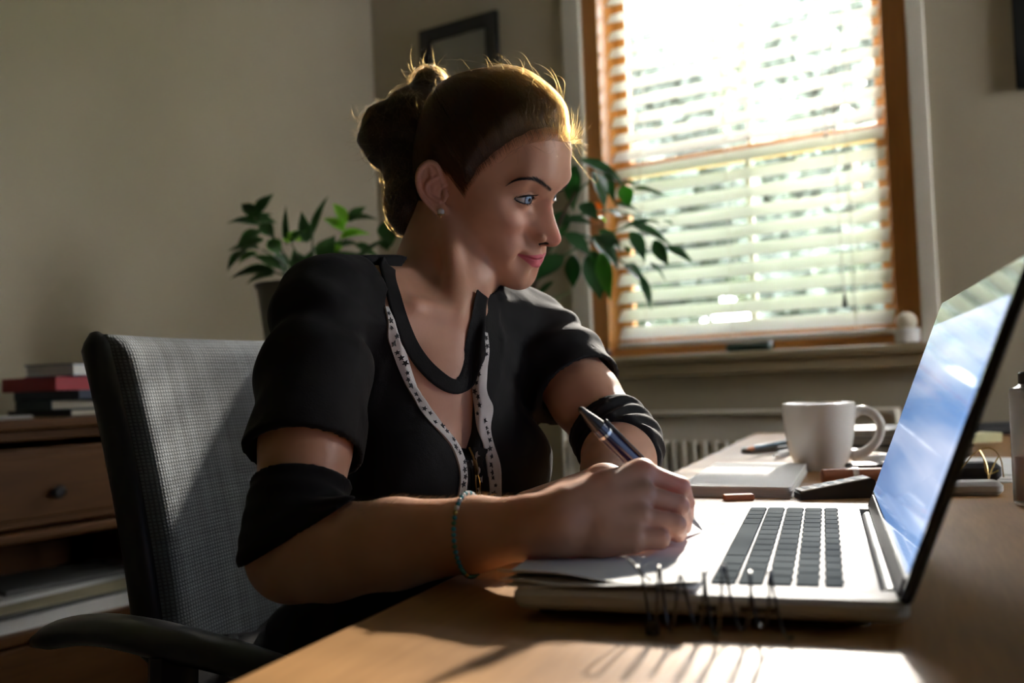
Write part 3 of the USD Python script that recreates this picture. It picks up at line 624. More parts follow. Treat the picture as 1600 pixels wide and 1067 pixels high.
# pens and a dark ruler to the left of the mug
def pen_like(t, a, b, r, body, tip, cap=None):
    a, b = V(*a), V(*b); d = unit(b-a); n = np.linalg.norm(b-a); u = unit(np.cross(d, V(0, 0, 1))); w_ = np.cross(d, u); B = (u, w_, d)
    t.part('barrel', place(lathe([(0, .0), (r*.8, 0), (r, .003), (r, n*.86), (r*.9, n*.88), (0, n*.88)], 20), a, *B), body, world=True)
    t.part('tip', place(lathe([(0, n*.88), (r*.86, n*.88), (r*.35, n*.98), (.0006, n), (0, n)], 16), a, *B), tip, world=True)
    if cap: t.part('end_cap', place(lathe([(0, -.012), (r*.7, -.012), (r*.8, -.001), (0, 0)], 16), a, *B), cap, world=True)
    t.part('clip', place(rbox(-.0014, .0014, r*.8, r+.0026, .006, .045, .0006), a, *B), 'steel', world=True)
pb = onz(1236, 706, ZD)
t = Thing('pencil_case', 'flat dark grey case lying under the pens left of the mug', 'pencil case', loc=onz(1200, 706, ZD), rz=math.radians(22))
t.part('body', rbox(-.055, .075, -.016, .016, 0, .011, .003), 'grey_plastic'); t.part('zip', rbox(-.054, .074, -.0168, -.0155, .005, .007, .0004), 'black_plastic')
t = Thing('ballpoint_pen', 'blue pen with an orange grip lying on the case left of the mug', 'pen', loc=onz(1172, 704, ZD+.0165))
pen_like(t, onz(1246, 688, ZD+.018), onz(1166, 702, ZD+.0165), .0052, 'button_blue', 'orange_plastic', 'black_plastic')
t = Thing('highlighter_pen', 'pale pen lying beside the case, nearest the mug', 'pen', loc=onz(1222, 714, ZD+.006))
pen_like(t, onz(1262, 700, ZD+.006), onz(1208, 713, ZD+.006), .006, 'light_grey_plastic', 'paper_edge', 'grey_plastic')
# orange eraser strip behind the laptop
p0 = onz(1154, 781, ZD); single('eraser', rbox(-.0185, .0185, -.007, .007, 0, .0075, .0012), 'orange_plastic', 'small orange eraser stick lying between the pad and the laptop', 'eraser', loc=p0, rz=math.radians(-2))
# brown roll with a clear band, dark case behind it
rl = dthing('marker_pen', 'fat terracotta marker with a clear band lying by the laptop lid', 'marker', 1284, 756, -6)
B = ((0, 1, 0), (0, 0, 1), (1, 0, 0)); zz = (0, 0, .0105)
rl.part('cap', place(lathe([(0, 0), (.0085, 0), (.0105, .002), (.0105, .042), (0, .042)], 28), zz, *B), 'terracotta')
rl.part('band', place(lathe([(0, .042), (.0112, .042), (.0112, .050), (0, .050)], 28), zz, *B), 'frosted_plastic', label='clear plastic band')
rl.part('barrel', place(lathe([(0, .050), (.0100, .050), (.0100, .110), (.006, .113), (0, .113)], 28), zz, *B), 'terracotta')
single('wallet', rplate(0, .11, -.03, .03, 0, .016, .008, .004), 'dark_brown', 'dark brown leather wallet lying behind the terracotta marker', 'wallet', loc=onz(1325, 741, ZD), rz=math.radians(-8))
# black and grey remote, wedge shaped, leaning up towards the lid
rm = dthing('remote_control', 'black remote control with a grey button face beside the laptop lid', 'remote', 1246, 779, -2)
sec = Polygon([(0, 0), (.088, 0), (.094, .006), (.093, .0215), (.088, .024), (.006, .0105), (0, .007)])
rm.part('body', place(prism(sec, -.016, .016), (0, 0, 0), (1, 0, 0), (0, 0, 1), (0, -1, 0)), 'black_plastic')
tl = math.atan2(.0135, .082); tx = V(math.cos(tl), 0, math.sin(tl)); tz = V(-math.sin(tl), 0, math.cos(tl)); fo = V(.004, 0, .0098)
rm.part('face', place(rbox(-.003, .085, -.0155, .0155, 0, .002, .0008), fo, tx, (0, 1, 0), tz), 'light_grey_plastic')
for i in range(5):
    for jj in range(3): rm.part('button', place(rbox(-.0042, .0042, -.003, .003, .0015, .0027, .0006), fo+tx*(.008+.0155*i)+V(0, -.0095+.0095*jj, 0), tx, (0, 1, 0), tz), 'button_blue' if (i*3+jj) % 4 == 3 else 'button_pale')
# roll of tape, seen behind the mug handle and against the lid
tp = dthing('tape_roll', 'roll of clear tape lying on the desk right of the mug', 'tape', 1362, 727, 0)
tp.part('tape', lathe([(.016, 0), (.027, 0), (.0275, .001), (.0275, .018), (.027, .019), (.016, .019), (.016, 0)], 48), 'light_grey_plastic'); tp.part('core', lathe([(.0145, .0), (.016, .0), (.016, .019), (.0145, .019), (.0145, 0)], 40), 'paper_cream')
# stack of dark folders behind the mug handle
fa = math.radians(-20); f0 = onz(1408, 706, ZD)
for k, (w_, d_, h_, m, lab, o) in enumerate([(.24, .18, .018, 'black_cloth', 'thick black folder, lowest of the stack behind the mug handle', 0), (.23, .17, .016, 'mag_dark', 'charcoal folder in the middle of the stack behind the mug handle', .006), (.22, .165, .014, 'grey_plastic', 'grey folder on top of the stack behind the mug handle', -.004)]):
    zb = ZD + sum([.018, .016, .014][:k])
    f = Thing('folder', lab, 'folder', loc=(f0[0]+o, f0[1]+o, zb), rz=fa, group=None)
    f.part('cover', [rbox(-w_/2, w_/2, -d_/2, d_/2, 0, .002, .0008), rbox(-w_/2, w_/2, -d_/2, d_/2, h_-.002, h_, .0008), rbox(-w_/2-.001, -w_/2+.003, -d_/2, d_/2, 0, h_, .0008)], m)
    f.part('papers', box(-w_/2+.004, w_/2-.004, -d_/2+.003, d_/2-.003, .002, h_-.002), 'mag_grey')
# things to the right, behind the laptop lid
sp = Thing('paper_sheets', 'white sheets of paper lying on the desk right of the laptop lid', 'paper', loc=onz(1560, 742, ZD), rz=math.radians(-25))
for k, (dx, dy, a) in enumerate(((0, .02, 0), (.012, .045, 4), (-.02, .09, -3))): sp.part('sheet', mv(rot(rplate(-.105, .19, -.12, .16, 0, .0012, .002, .0003), a, (0, 0, 1)), dx, dy, k*.0014), 'paper')
wl = Thing('wire_stand', 'bent brass wire stand arching over the black case behind the laptop lid', 'wire stand', loc=onz(1535, 768, ZD), rz=0)
def wpt(px, py, dep): return at(px, py, dep)
dq = onz(1540, 765, ZD)[1]
for k, pl in enumerate([[(1490, 742, 0), (1510, 722, 0), (1530, 703, 0), (1552, 702, 0), (1561, 712, 0), (1566, 728, .01), (1568, 745, .02)], [(1530, 703, 0), (1540, 722, -.005), (1544, 745, -.01), (1545, 766, -.01)], [(1561, 712, 0), (1552, 728, -.005), (1546, 748, -.01), (1545, 766, -.01)], [(1532, 705, .02), (1538, 720, .03), (1543, 740, .03), (1560, 735, .03)]]):
    wl.part('wire', tube(spline([wpt(x, y, dq+.0+d) for x, y, d in pl], 24), .0009, 7), 'brass', world=True)
single('camera_case', rplate(-.034, .034, -.02, .02, 0, .024, .012, .006), 'black_cloth', 'small black case under the brass wires right of the lid', 'case', loc=onz(1520, 750, ZD+.0045), rz=math.radians(-8))
single('white_box', rplate(-.05, .042, -.02, .02, 0, .0165, .012, .005), 'light_grey_plastic', 'flat white plastic box just behind the laptop lid', 'box', loc=onz(1508, 772, ZD), rz=math.radians(-10))
yp = Thing('sticky_notes', 'pale yellow pad of sticky notes leaning by the far papers', 'notepad', loc=onz(1528, 690, ZD+.008), rz=math.radians(8))
for k in range(3): yp.part('note_layer', rot(rbox(-.034, .034, -.028, .028, k*.006, k*.006+.0055, .0008), k*3, (0, 0, 1)), 'yellow_paper')
single('dark_pouch', rplate(-.10, .13, -.05, .05, 0, .026, .03, .009), 'black_cloth', 'long black pouch on the far right of the desk behind the papers', 'pouch', loc=onz(1560, 678, ZD), rz=math.radians(8))
single('grey_binder', rplate(-.14, .16, -.06, .06, 0, .03, .01, .004), 'mag_dark', 'dark grey binder at the far end of the desk behind the pouch', 'binder', loc=onz(1545, 658, ZD), rz=math.radians(-12))
# bottle at the right edge
bt = Thing('spray_bottle', 'clear plastic bottle with a black cap at the right edge of the photo', 'bottle', loc=onz(1622, 789, ZD))
bt.part('bottle', lathe([(0, .003), (.022, .001), (.0245, .003), (.0245, .02), (.024, .06), (.0235, .128), (.0225, .132), (.015, .135), (.013, .137), (.0115, .136), (.013, .132), (.021, .128), (.0217, .06), (.0222, .006), (0, .006)], 40), 'clear_plastic', smooth=40)
bt.part('liquid', lathe([(0, .0065), (.0218, .0065), (.0214, .055), (0, .055)], 32), 'terracotta'); bt.part('cap', mv(lathe([(0, 0), (.0125, 0), (.013, .002), (.013, .013), (.0115, .015), (0, .015)], 28), 0, 0, .1355), 'black_plastic')

# ---------------------------------------------------------------- chest of drawers on the left wall
LC = RW(S0, 0, 0); LX = -SY; LY = SX; LRZ2 = math.atan2(LX[1], LX[0])       # local x along the left wall towards the camera, y into the room
CD = .40
def lwpt(px, py, d): return onpl(px, py, LC + LY*d, LY)
cp = lwpt(70, 653, CD); ZC = cp[2]; xa = (lwpt(160, 700, CD)-LC) @ LX; 
cx0 = xa - .22; cx1 = cx0 + 1.05
ch = Thing('chest_of_drawers', 'dark wooden chest with a knobbed drawer and an open shelf by the left wall', 'chest of drawers', loc=LC + LX*cx0, rz=LRZ2)
CW = cx1-cx0
zk = lwpt(83, 768, CD)[2]; zd0 = lwpt(60, 822, CD)[2]; zd1 = lwpt(60, 700, CD)[2]; zs = lwpt(60, 985, CD)[2]; zsh = lwpt(60, 870, CD)[2]
ch.part('top', rbox(-.015, CW+.015, .004, CD+.02, ZC-.026, ZC, .006), 'chest_wood')
ch.part('side_panel', rbox(0, .022, .006, CD, .06, ZC-.026, .002), 'chest_wood'); ch.part('side_panel', rbox(CW-.022, CW, .006, CD, .06, ZC-.026, .002), 'chest_wood')
ch.part('back_panel', box(.022, CW-.022, .006, .016, .06, ZC-.026), 'chest_wood')
ch.part('rail', rbox(.022, CW-.022, CD-.03, CD-.006, ZC-.05, ZC-.026, .003), 'chest_wood')
ch.part('rail', rbox(.022, CW-.022, CD-.03, CD+.008, zd0-.032, zd0-.008, .005), 'chest_wood')
for k, (x0, x1) in enumerate(((.024, CW/2-.012), (CW/2+.012, CW-.024))):
    d = ch.part('drawer', [rbox(x0, x1, CD-.022, CD-.002, zd0, zd1, .003), rbox(x0+.02, x1-.02, CD-.01, CD+.004, zd0+.018, zd1-.018, .004), box(x0+.01, x1-.01, .03, CD-.02, zd0+.005, zd0+.012)], 'chest_wood')
    kx_ = float((lwpt(83, 768, CD)-LC) @ LX - cx0) if x0 < (lwpt(83, 768, CD)-LC) @ LX - cx0 < x1 else (x0+x1)/2
    ch.part('knob', place(lathe([(0, 0), (.007, 0), (.006, .010), (.014, .018), (.0155, .024), (.010, .030), (0, .031)], 24), (kx_, CD+.003, zk), (1, 0, 0), (0, 0, -1), (0, 1, 0)), 'black_satin', under=d)
ch.part('divider', rbox(CW/2-.012, CW/2+.012, CD-.03, CD-.004, zd0-.008, ZC-.05, .002), 'chest_wood')
ch.part('shelf', rbox(.022, CW-.022, .016, CD-.006, zs-.024, zs, .003), 'chest_wood')
ch.part('lower_drawer', rbox(.024, CW-.024, CD-.022, CD-.002, .12, zs-.03, .004), 'chest_wood')
ch.part('plinth', rbox(.0, CW, .02, CD-.01, 0, .06, .004), 'chest_wood')
def on_chest(px, z, d): p = lwpt(px, 660, d); return V(p[0], p[1], z)
# books on the chest
def book(name, label, cat, c, rz, w_, d_, h_, cover, pages='page_block', group=None, spine=True):
    b = Thing(name, label, cat, loc=c, rz=rz, group=group)
    b.part('cover', [rbox(-w_/2, w_/2, -d_/2, d_/2, 0, .003, .001), rbox(-w_/2, w_/2, -d_/2, d_/2, h_-.003, h_, .001), rbox(-w_/2, w_/2, -d_/2, -d_/2+.004, 0, h_, .0015) if spine else rbox(-w_/2, w_/2, d_/2-.004, d_/2, 0, h_, .0015)], cover)
    if cover in ('red_cloth', 'navy_cloth'): b.part('fore_edge_cover', rbox(w_/2-.003, w_/2+.001, -d_/2, d_/2, 0, h_, .0015), cover)
    b.part('page_block', box(-w_/2+.004, w_/2-.003, -d_/2+.004, d_/2-.004, .003, h_-.003), pages)
    return b
dch = 1.8
hz = lambda a, b: (b-a)*1.75/FPX
bb = on_chest(96, ZC, CD*.62); z = ZC
rzb = math.atan2(-.55, .84)
for (lab, dx, a, w_, d_, h_, cov) in [('thin black book, lowest of the pile on the chest', .015, 8, .22, .15, .016, 'black_cloth'), ('blue book with cream pages, second from the bottom of the pile on the chest', .0, -6, .19, .14, .024, 'teal_cloth'),
                                      ('thick navy book under the red book on the chest', .03, 14, .20, .14, .022, 'navy_cloth'), ('red hardback book near the top of the pile on the chest', -.022, 4, .21, .15, .034, 'red_cloth'), ('grey book with pale pages on top of the pile on the chest', .015, 20, .14, .11, .031, 'blue_cloth')]:
    book('book', lab, 'book', bb + SX*dx + V(0, 0, z-ZC), rzb + math.radians(a), w_, d_, h_, cov, 'page_white' if 'grey book' in lab else 'page_block', 'books piled on the chest', 'grey book' not in lab); z += h_
single('folded_paper', rplate(-.07, .05, -.05, .05, 0, .008, .01, .003), 'mag_grey', 'folded grey paper lying at the left edge on the chest top', 'paper', loc=on_chest(2, ZC, CD*.85), rz=rzb)
# magazines on the open shelf
zz_ = zs; mc = lwpt(105, 960, CD*.66); mc[2] = 0
for k, (lab, h_, m, a, dx) in enumerate([('thick pale magazine at the bottom of the shelf pile', .034, 'mag_grey', 0, 0), ('dark magazine second in the shelf pile', .008, 'mag_dark', 3, .01), ('olive magazine third in the shelf pile', .026, 'mag_olive', -2, .0), ('pale grey magazine fourth in the shelf pile', .010, 'mag_grey', 4, -.01), ('small dark notebook on top of the shelf pile', .013, 'mag_dark', -6, .03)]):
    t = Thing('magazine', lab, 'magazine', loc=mc + SX*dx*0 + V(0, 0, zz_), rz=LRZ2 + math.radians(a), group='magazines on the open shelf')
    sx_ = .26 if k < 4 else .16
    t.part('cover', [rbox(-sx_+dx, sx_+dx, -.105, .105, 0, .0012, .0004), rbox(-sx_+dx, sx_+dx, -.105, .105, h_-.0012, h_, .0004)], m); t.part('pages', box(-sx_+dx+.002, sx_+dx-.002, -.103, .103, .0012, h_-.0012), 'page_white' if k in (0, 3) else m); zz_ += h_

# ---------------------------------------------------------------- office chair
CU_ = unit(V(.51, .86, 0)); CN = V(CU_[1], -CU_[0], 0)               # along the back, and the way it faces
CHO = V(-.285, 1.285, 0)
oc = Thing('office_chair', 'grey fabric office chair with black edges behind the woman', 'chair', loc=CHO, rz=math.atan2(CU_[1], CU_[0]))
# local: x along the back (to the far side), y = away from the seat (behind), z up
zt_, zb_ = .978, .575; HWc = .25
def back_surface(nx=24, nz=24, off=0., x0=-HWc, x1=HWc, inset=0.):
    X, Z = np.meshgrid(np.linspace(x0+inset, x1-inset, nx), np.linspace(zb_+inset, zt_-inset, nz), indexing='ij')
    t_ = (Z-.60)/.4; y = .055*t_ + .05*t_**2 - .05*(X/HWc)**2*(1.) + .012 + off
    return X, y, Z
def slabmesh(X, y, Z, th):
    nx, nz = X.shape; a = np.stack([X, y, Z], -1).reshape(-1, 3); b = a + V(0, th, 0); n = nx*nz
    i, j = np.meshgrid(np.arange(nx-1), np.arange(nz-1), indexing='ij'); q = (i*nz+j).ravel()
    f1 = np.concatenate([np.stack([q, q+nz, q+nz+1], -1), np.stack([q, q+nz+1, q+1], -1)])
    rim = np.concatenate([np.arange(nz), np.arange(1, nx)*nz+nz-1, (nx-1)*nz+np.arange(nz-2, -1, -1), np.arange(nx-2, 0, -1)*nz]); r2 = np.roll(rim, -1)
    m = trimesh.Trimesh(np.vstack([a, b]), np.concatenate([f1, f1[:, ::-1]+n, np.stack([rim, rim+n, r2+n], -1), np.stack([rim, r2+n, r2], -1)]), process=False); m.fix_normals(); return m
X, y, Z = back_surface(36, 36, inset=.006)
e = np.minimum(np.minimum(X+HWc, HWc-X), np.minimum(Z-zb_, zt_-Z)); pad = -.006 + .034*(1-np.sqrt(np.clip(1-(1-np.clip(e/.034, 0, 1))**2, 0, 1)))
bk_ = oc.part('back_cushion', slabmesh(X, np.minimum(y+pad, y+.030), Z, .012), 'chair_fabric', smooth=True, label='woven grey fabric back')
xs_ = np.linspace(-HWc, HWc, 5); 
def bpt(x, z, off=0.): t_ = (z-.60)/.4; return (x, .055*t_+.05*t_**2-.05*(x/HWc)**2+.012+off, z)
xe = .0
for sx in (-1, 1): oc.part('side_frame', tube(spline([bpt(sx*(HWc-.004), z, .030) for z in np.linspace(zb_+.03, zt_-.004, 12)], 40), np.r_[.006, .014, np.full(36, .019), .014, .006], 24), 'black_plastic', smooth=True, label='black side edge of the back')
oc.part('back_shell', slabmesh(*(lambda X, y, Z: (X, y+.034, Z))(*back_surface(inset=.01)), .012), 'black_plastic', smooth=True)
oc.part('back_support', tube(spline([bpt(0, .72, .06), bpt(0, .60, .08), (0, .04, .45), (0, -.06, .40), (0, -.22, .395)], 24), .026, 12, sx=1.5), 'black_plastic')
oc.part('seat', rplate(-.25, .25, -.50, -.02, .405, .475, .07, .022), 'chair_fabric', smooth=50)
oc.part('seat_pan', rplate(-.22, .22, -.47, -.05, .385, .407, .06, .008), 'black_plastic')
oc.part('gas_lift', mv(lathe([(0, 0), (.028, 0), (.028, .15), (.018, .152), (.018, .29), (0, .29)], 24), 0, -.25, .10), 'dark_metal')
for k in range(5):
    a = math.radians(72*k+10); d = V(math.cos(a), math.sin(a), 0)
    oc.part('base_arm', tube([V(0, -.25, .115)+d*.02, V(0, -.25, .105)+d*.16, V(0, -.25, .085)+d*.29], [.024, .02, .015], 10), 'black_plastic')
    oc.part('caster', place(lathe([(0, -.022), (.022, -.022), (.027, -.018), (.027, .018), (.022, .022), (0, .022)], 20), V(0, -.25, .027)+d*.29, (0, 0, 1), d, np.cross((0, 0, 1), d)), 'black_plastic')
def armrest(sx, z):
    x = sx*.315
    pth = spline([(x+sx*.0, .10, z-.02), (x, .02, z), (x, -.10, z+.002), (x, -.22, z-.006), (x-sx*.015, -.29, z-.022)], 30)
    r_ = np.interp(np.linspace(0, 1, 30), [0, .08, .5, .92, 1], [.010, .020, .024, .020, .008])
    oc.part('armrest', tube(pth, r_, 16, sx=.55 if False else .75), 'black_satin', smooth=True)
    oc.part('arm_post', tube(spline([(x, -.12, z-.012), (x+sx*.01, -.14, z-.12), (x-sx*.03, -.18, .43), (x-sx*.10, -.20, .393)], 20), .017, 10, sx=1.6), 'black_plastic')
armrest(-1, .655); armrest(1, .655)

# ---------------------------------------------------------------- plants
def leaf(a, b, wd, up=(0, 0, 1), droop=.12, fold=.18, n=9):
    """A pointed leaf blade from a to b, arched, with a folded midrib."""
    a, b = V(*a), V(*b); d = b-a; ln = np.linalg.norm(d); d = d/ln; s = np.cross(d, up); s = unit(s) if np.linalg.norm(s) > 1e-3 else V(1, 0, 0); nn = np.cross(s, d)
    t = np.linspace(0, 1, n); w_ = wd*np.sin(np.pi*np.clip(t*.97+.03, 0, 1)**.72)**1.15; w_[-1] = .0005; arch = droop*ln*4*t*(1-t)
    c = a + d*(t*ln)[:, None] + nn*arch[:, None]
    v = np.concatenate([c - s*w_[:, None]*.5 + nn*(w_*fold)[:, None], c, c + s*w_[:, None]*.5 + nn*(w_*fold)[:, None]])
    th = nn*.0006; v = np.vstack([v+th, v-th]); m = 3*n; f = []
    for r in range(2):
        for i in range(n-1): q = r*n+i; f += [(q, q+1, q+n), (q+1, q+n+1, q+n)]
    f = np.array(f); rim = list(range(n)) + [n-1+n, ] + list(range(3*n-1, 2*n-1, -1)) + [n]; r2 = rim[1:]+rim[:1]
    f = np.vstack([f, f[:, ::-1]+m, [(p, q, q+m) for p, q in zip(rim, r2)], [(p, q+m, p+m) for p, q in zip(rim, r2)]])
    return trimesh.Trimesh(v, f, process=False)
# left: bushy plant in a grey pot on a plant stand behind the chair
PD = 2.35
pc = at(478, 446, PD); zp = pc[2]
ps = Thing('plant_stand', 'dark wooden plant stand hidden behind the office chair', 'stand', loc=(pc[0], pc[1], 0))
hs_ = zp - .235
ps.part('top', mv(lathe([(0, 0), (.14, 0), (.145, .004), (.145, .018), (.14, .022), (0, .022)], 36), 0, 0, hs_-.022), 'chest_wood')
for k in range(4):
    a = math.radians(45+90*k); ps.part('leg', tube([(.12*math.cos(a), .12*math.sin(a), hs_-.022), (.15*math.cos(a), .15*math.sin(a), 0)], [.016, .012], 10), 'chest_wood')
ps.part('brace', mv(lathe([(.0, 0), (.132, 0), (.132, .015), (0, .015)], 32), 0, 0, .3), 'chest_wood')
pl1 = Thing('potted_plant', 'bushy green houseplant in a grey pot behind the office chair', 'plant', loc=(pc[0], pc[1], hs_))
pl1.part('pot', lathe([(0, .004), (.085, 0), (.09, .004), (.118, .228), (.122, .232), (.122, .238), (.112, .238), (.108, .21), (0, .205)], 48), 'pot_grey', smooth=40)
pl1.part('soil', mv(lathe([(0, .002), (.10, .0), (.109, -.004), (0, -.006)], 36), 0, 0, .214), 'soil')
g = np.random.default_rng(21)
def pleaf(t, pa, pb, wpx, mat, dep, dd=0., label=None, droop=.1):
    a = at(*pa, dep+dd*.2); b = at(*pb, dep+dd); t.part('leaf', leaf(a, b, wpx*dep/FPX, up=unit(V(g.normal()*.25, -.75, .75)), droop=droop), mat, world=True, smooth=60, label=label)
stems = [(470, 448, 405, 345), (470, 448, 410, 390), (475, 448, 395, 420), (478, 448, 455, 380), (482, 448, 488, 360), (490, 448, 540, 372), (494, 448, 560, 395), (500, 448, 590, 415)]
for i, (x0, y0, x1, y1) in enumerate(stems):
    d_ = g.uniform(-.08, .08); pl1.part('stem', tube(spline([at(x0, y0, PD), at((x0+x1)/2+3, (y0+y1)/2-6, PD+d_*.6), at(x1, y1, PD+d_)], 10), np.linspace(.0035, .002, 10), 7), 'stem_green', world=True)
LV = [((402, 335), (428, 303), 17, 'leaf_dark'), ((402, 340), (377, 319), 16, 'leaf_dark'), ((405, 352), (355, 349), 17, 'leaf_dark'), ((402, 347), (432, 349), 18, 'leaf_dark'), ((400, 345), (426, 335), 12, 'leaf_dark'),
      ((408, 362), (370, 385), 18, 'leaf_dark'), ((405, 352), (429, 372), 20, 'leaf_dark'), ((412, 375), (372, 404), 22, 'leaf_dark'), ((405, 388), (357, 392), 14, 'leaf_dark'), ((385, 392), (355, 424), 16, 'leaf_dark'),
      ((402, 395), (372, 412), 12, 'leaf_mid'), ((430, 425), (360, 436), 20, 'leaf_dark'), ((428, 430), (385, 444), 13, 'leaf_dark'), ((420, 375), (437, 400), 20, 'leaf_mid'), ((430, 398), (445, 430), 24, 'leaf_dark'), ((440, 420), (395, 400), 14, 'leaf_dark'),
      ((449, 382), (447, 321), 9, 'leaf_dark'), ((455, 380), (478, 360), 15, 'leaf_mid'), ((452, 378), (445, 372), 14, 'leaf_bright'), ((470, 376), (447, 366), 18, 'leaf_bright'), ((468, 372), (482, 378), 16, 'leaf_mid'), ((480, 378), (471, 330), 15, 'leaf_dark'),
      ((484, 375), (513, 306), 10, 'leaf_dark'), ((478, 440), (458, 390), 26, 'leaf_dark'), ((470, 440), (486, 392), 22, 'leaf_dark'), ((480, 440), (492, 385), 16, 'leaf_dark'), ((486, 442), (500, 410), 26, 'leaf_dark'),
      ((540, 350), (520, 318), 15, 'leaf_bright'), ((538, 362), (505, 342), 17, 'leaf_bright'), ((532, 372), (578, 366), 17, 'leaf_bright'), ((536, 352), (541, 338), 12, 'leaf_bright'), ((545, 346), (572, 323), 14, 'leaf_dark'), ((540, 345), (590, 343), 12, 'leaf_dark'),
      ((500, 408), (524, 368), 24, 'leaf_dark'), ((515, 412), (535, 372), 18, 'leaf_mid'), ((524, 392), (534, 384), 14, 'leaf_bright'), ((530, 385), (562, 382), 12, 'leaf_dark'), ((555, 382), (588, 402), 13, 'leaf_dark'), ((500, 412), (582, 404), 16, 'leaf_dark'), ((498, 420), (560, 415), 20, 'leaf_dark'), ((560, 396), (592, 400), 10, 'leaf_dark'),
      ((470, 436), (455, 425), 30, 'leaf_dark'), ((490, 440), (520, 425), 26, 'leaf_dark'), ((604, 345), (612, 385), 26, 'leaf_dark'), ((600, 352), (618, 352), 16, 'leaf_dark'), ((610, 362), (640, 378), 20, 'leaf_dark'), ((602, 372), (606, 392), 16, 'leaf_dark'), ((560, 410), (610, 372), 10, 'leaf_dark')]
for (pa, pb, wpx, m) in LV: pleaf(pl1, pa, pb, wpx*1.3, m, PD+g.uniform(-.07, .07), g.uniform(-.04, .04), label='bright yellow-green young leaf' if m == 'leaf_bright' else None)
# right: tall plant whose leaves hang in front of the window's left edge
FD = 2.45
fb = at(800, 560, FD)
pl2 = Thing('floor_plant', 'tall broad-leaved houseplant in front of the left edge of the window', 'plant', loc=(fb[0], fb[1], 0))
pl2.part('pot', lathe([(0, .003), (.13, 0), (.135, .005), (.17, .33), (.175, .335), (.175, .345), (.162, .345), (.155, .31), (0, .30)], 48), 'pot_grey', smooth=40)
pl2.part('soil', mv(lathe([(0, .002), (.14, 0), (.156, -.006), (0, -.01)], 36), 0, 0, .318), 'soil')
trunk = [V(fb[0], fb[1], .30), at(812, 700, FD), at(815, 520, FD), at(838, 440, FD), at(868, 360, FD), at(900, 300, FD)]
pl2.part('trunk', tube(spline(trunk, 30), np.linspace(.012, .005, 30), 10), 'bark', world=True)
for br in ([(838, 440), (880, 400), (930, 375), (1000, 345)], [(868, 360), (910, 335), (960, 330), (1030, 350)], [(890, 320), (930, 280), (975, 290)], [(868, 370), (920, 370), (960, 400), (990, 420)], [(830, 455), (850, 420), (880, 380)], [(822, 480), (860, 470), (890, 455)]):
    pl2.part('branch', tube(spline([at(*q, FD+.03*i) for i, q in enumerate(br)], 14), np.linspace(.004, .0018, 14), 7), 'stem_green', world=True)
FL = [((905, 250), (978, 292), 30, 'leaf_ficus'), ((900, 258), (896, 330), 34, 'leaf_ficus'), ((925, 268), (945, 328), 30, 'leaf_ficus'), ((945, 270), (960, 318), 18, 'leaf_ficus'), ((972, 292), (985, 326), 24, 'leaf_mid'), ((975, 285), (992, 290), 12, 'leaf_mid'), ((990, 295), (1026, 300), 12, 'leaf_mid'), ((1005, 296), (1045, 310), 9, 'leaf_ficus'),
      ((885, 290), (905, 300), 26, 'leaf_ficus'), ((880, 345), (925, 350), 22, 'leaf_ficus'), ((882, 365), (924, 402), 28, 'leaf_ficus'), ((895, 398), (896, 450), 26, 'leaf_ficus'), ((925, 392), (938, 470), 42, 'leaf_ficus'), ((940, 395), (955, 470), 26, 'leaf_mid'), ((925, 370), (965, 420), 38, 'leaf_ficus'), ((935, 360), (972, 395), 24, 'leaf_ficus'),
      ((975, 355), (1030, 345), 13, 'leaf_ficus'), ((1035, 345), (1052, 352), 10, 'leaf_mid'), ((985, 362), (1008, 410), 24, 'leaf_ficus'), ((985, 350), (1050, 385), 20, 'leaf_ficus'), ((1022, 375), (1045, 415), 22, 'leaf_ficus'), ((1040, 385), (1085, 412), 16, 'leaf_ficus'), ((975, 415), (1008, 445), 28, 'leaf_ficus'), ((1000, 430), (1018, 485), 15, 'leaf_ficus'),
      ((1015, 410), (1040, 440), 9, 'leaf_ficus'), ((975, 385), (982, 396), 16, 'leaf_mid'), ((880, 400), (835, 440), 30, 'leaf_ficus'), ((865, 385), (832, 420), 26, 'leaf_ficus'), ((838, 450), (822, 475), 16, 'leaf_ficus'), ((865, 440), (830, 478), 14, 'leaf_ficus'), ((880, 330), (870, 380), 30, 'leaf_ficus'), ((905, 320), (935, 345), 30, 'leaf_ficus'), ((950, 330), (975, 345), 20, 'leaf_ficus'),
      ((925, 275), (935, 285), 12, 'leaf_dry'), ((925, 318), (938, 340), 20, 'leaf_dry'), ((922, 350), (940, 348), 16, 'leaf_dry'), ((938, 340), (946, 348), 10, 'leaf_bright'), ((960, 318), (1000, 332), 12, 'leaf_ficus')]
for (pa, pb, wpx, m) in FL: pleaf(pl2, pa, pb, wpx*1.05, m, FD+g.uniform(-.05, .12), g.uniform(-.05, .05), label='dry orange-brown leaf' if m == 'leaf_dry' else None, droop=.05)
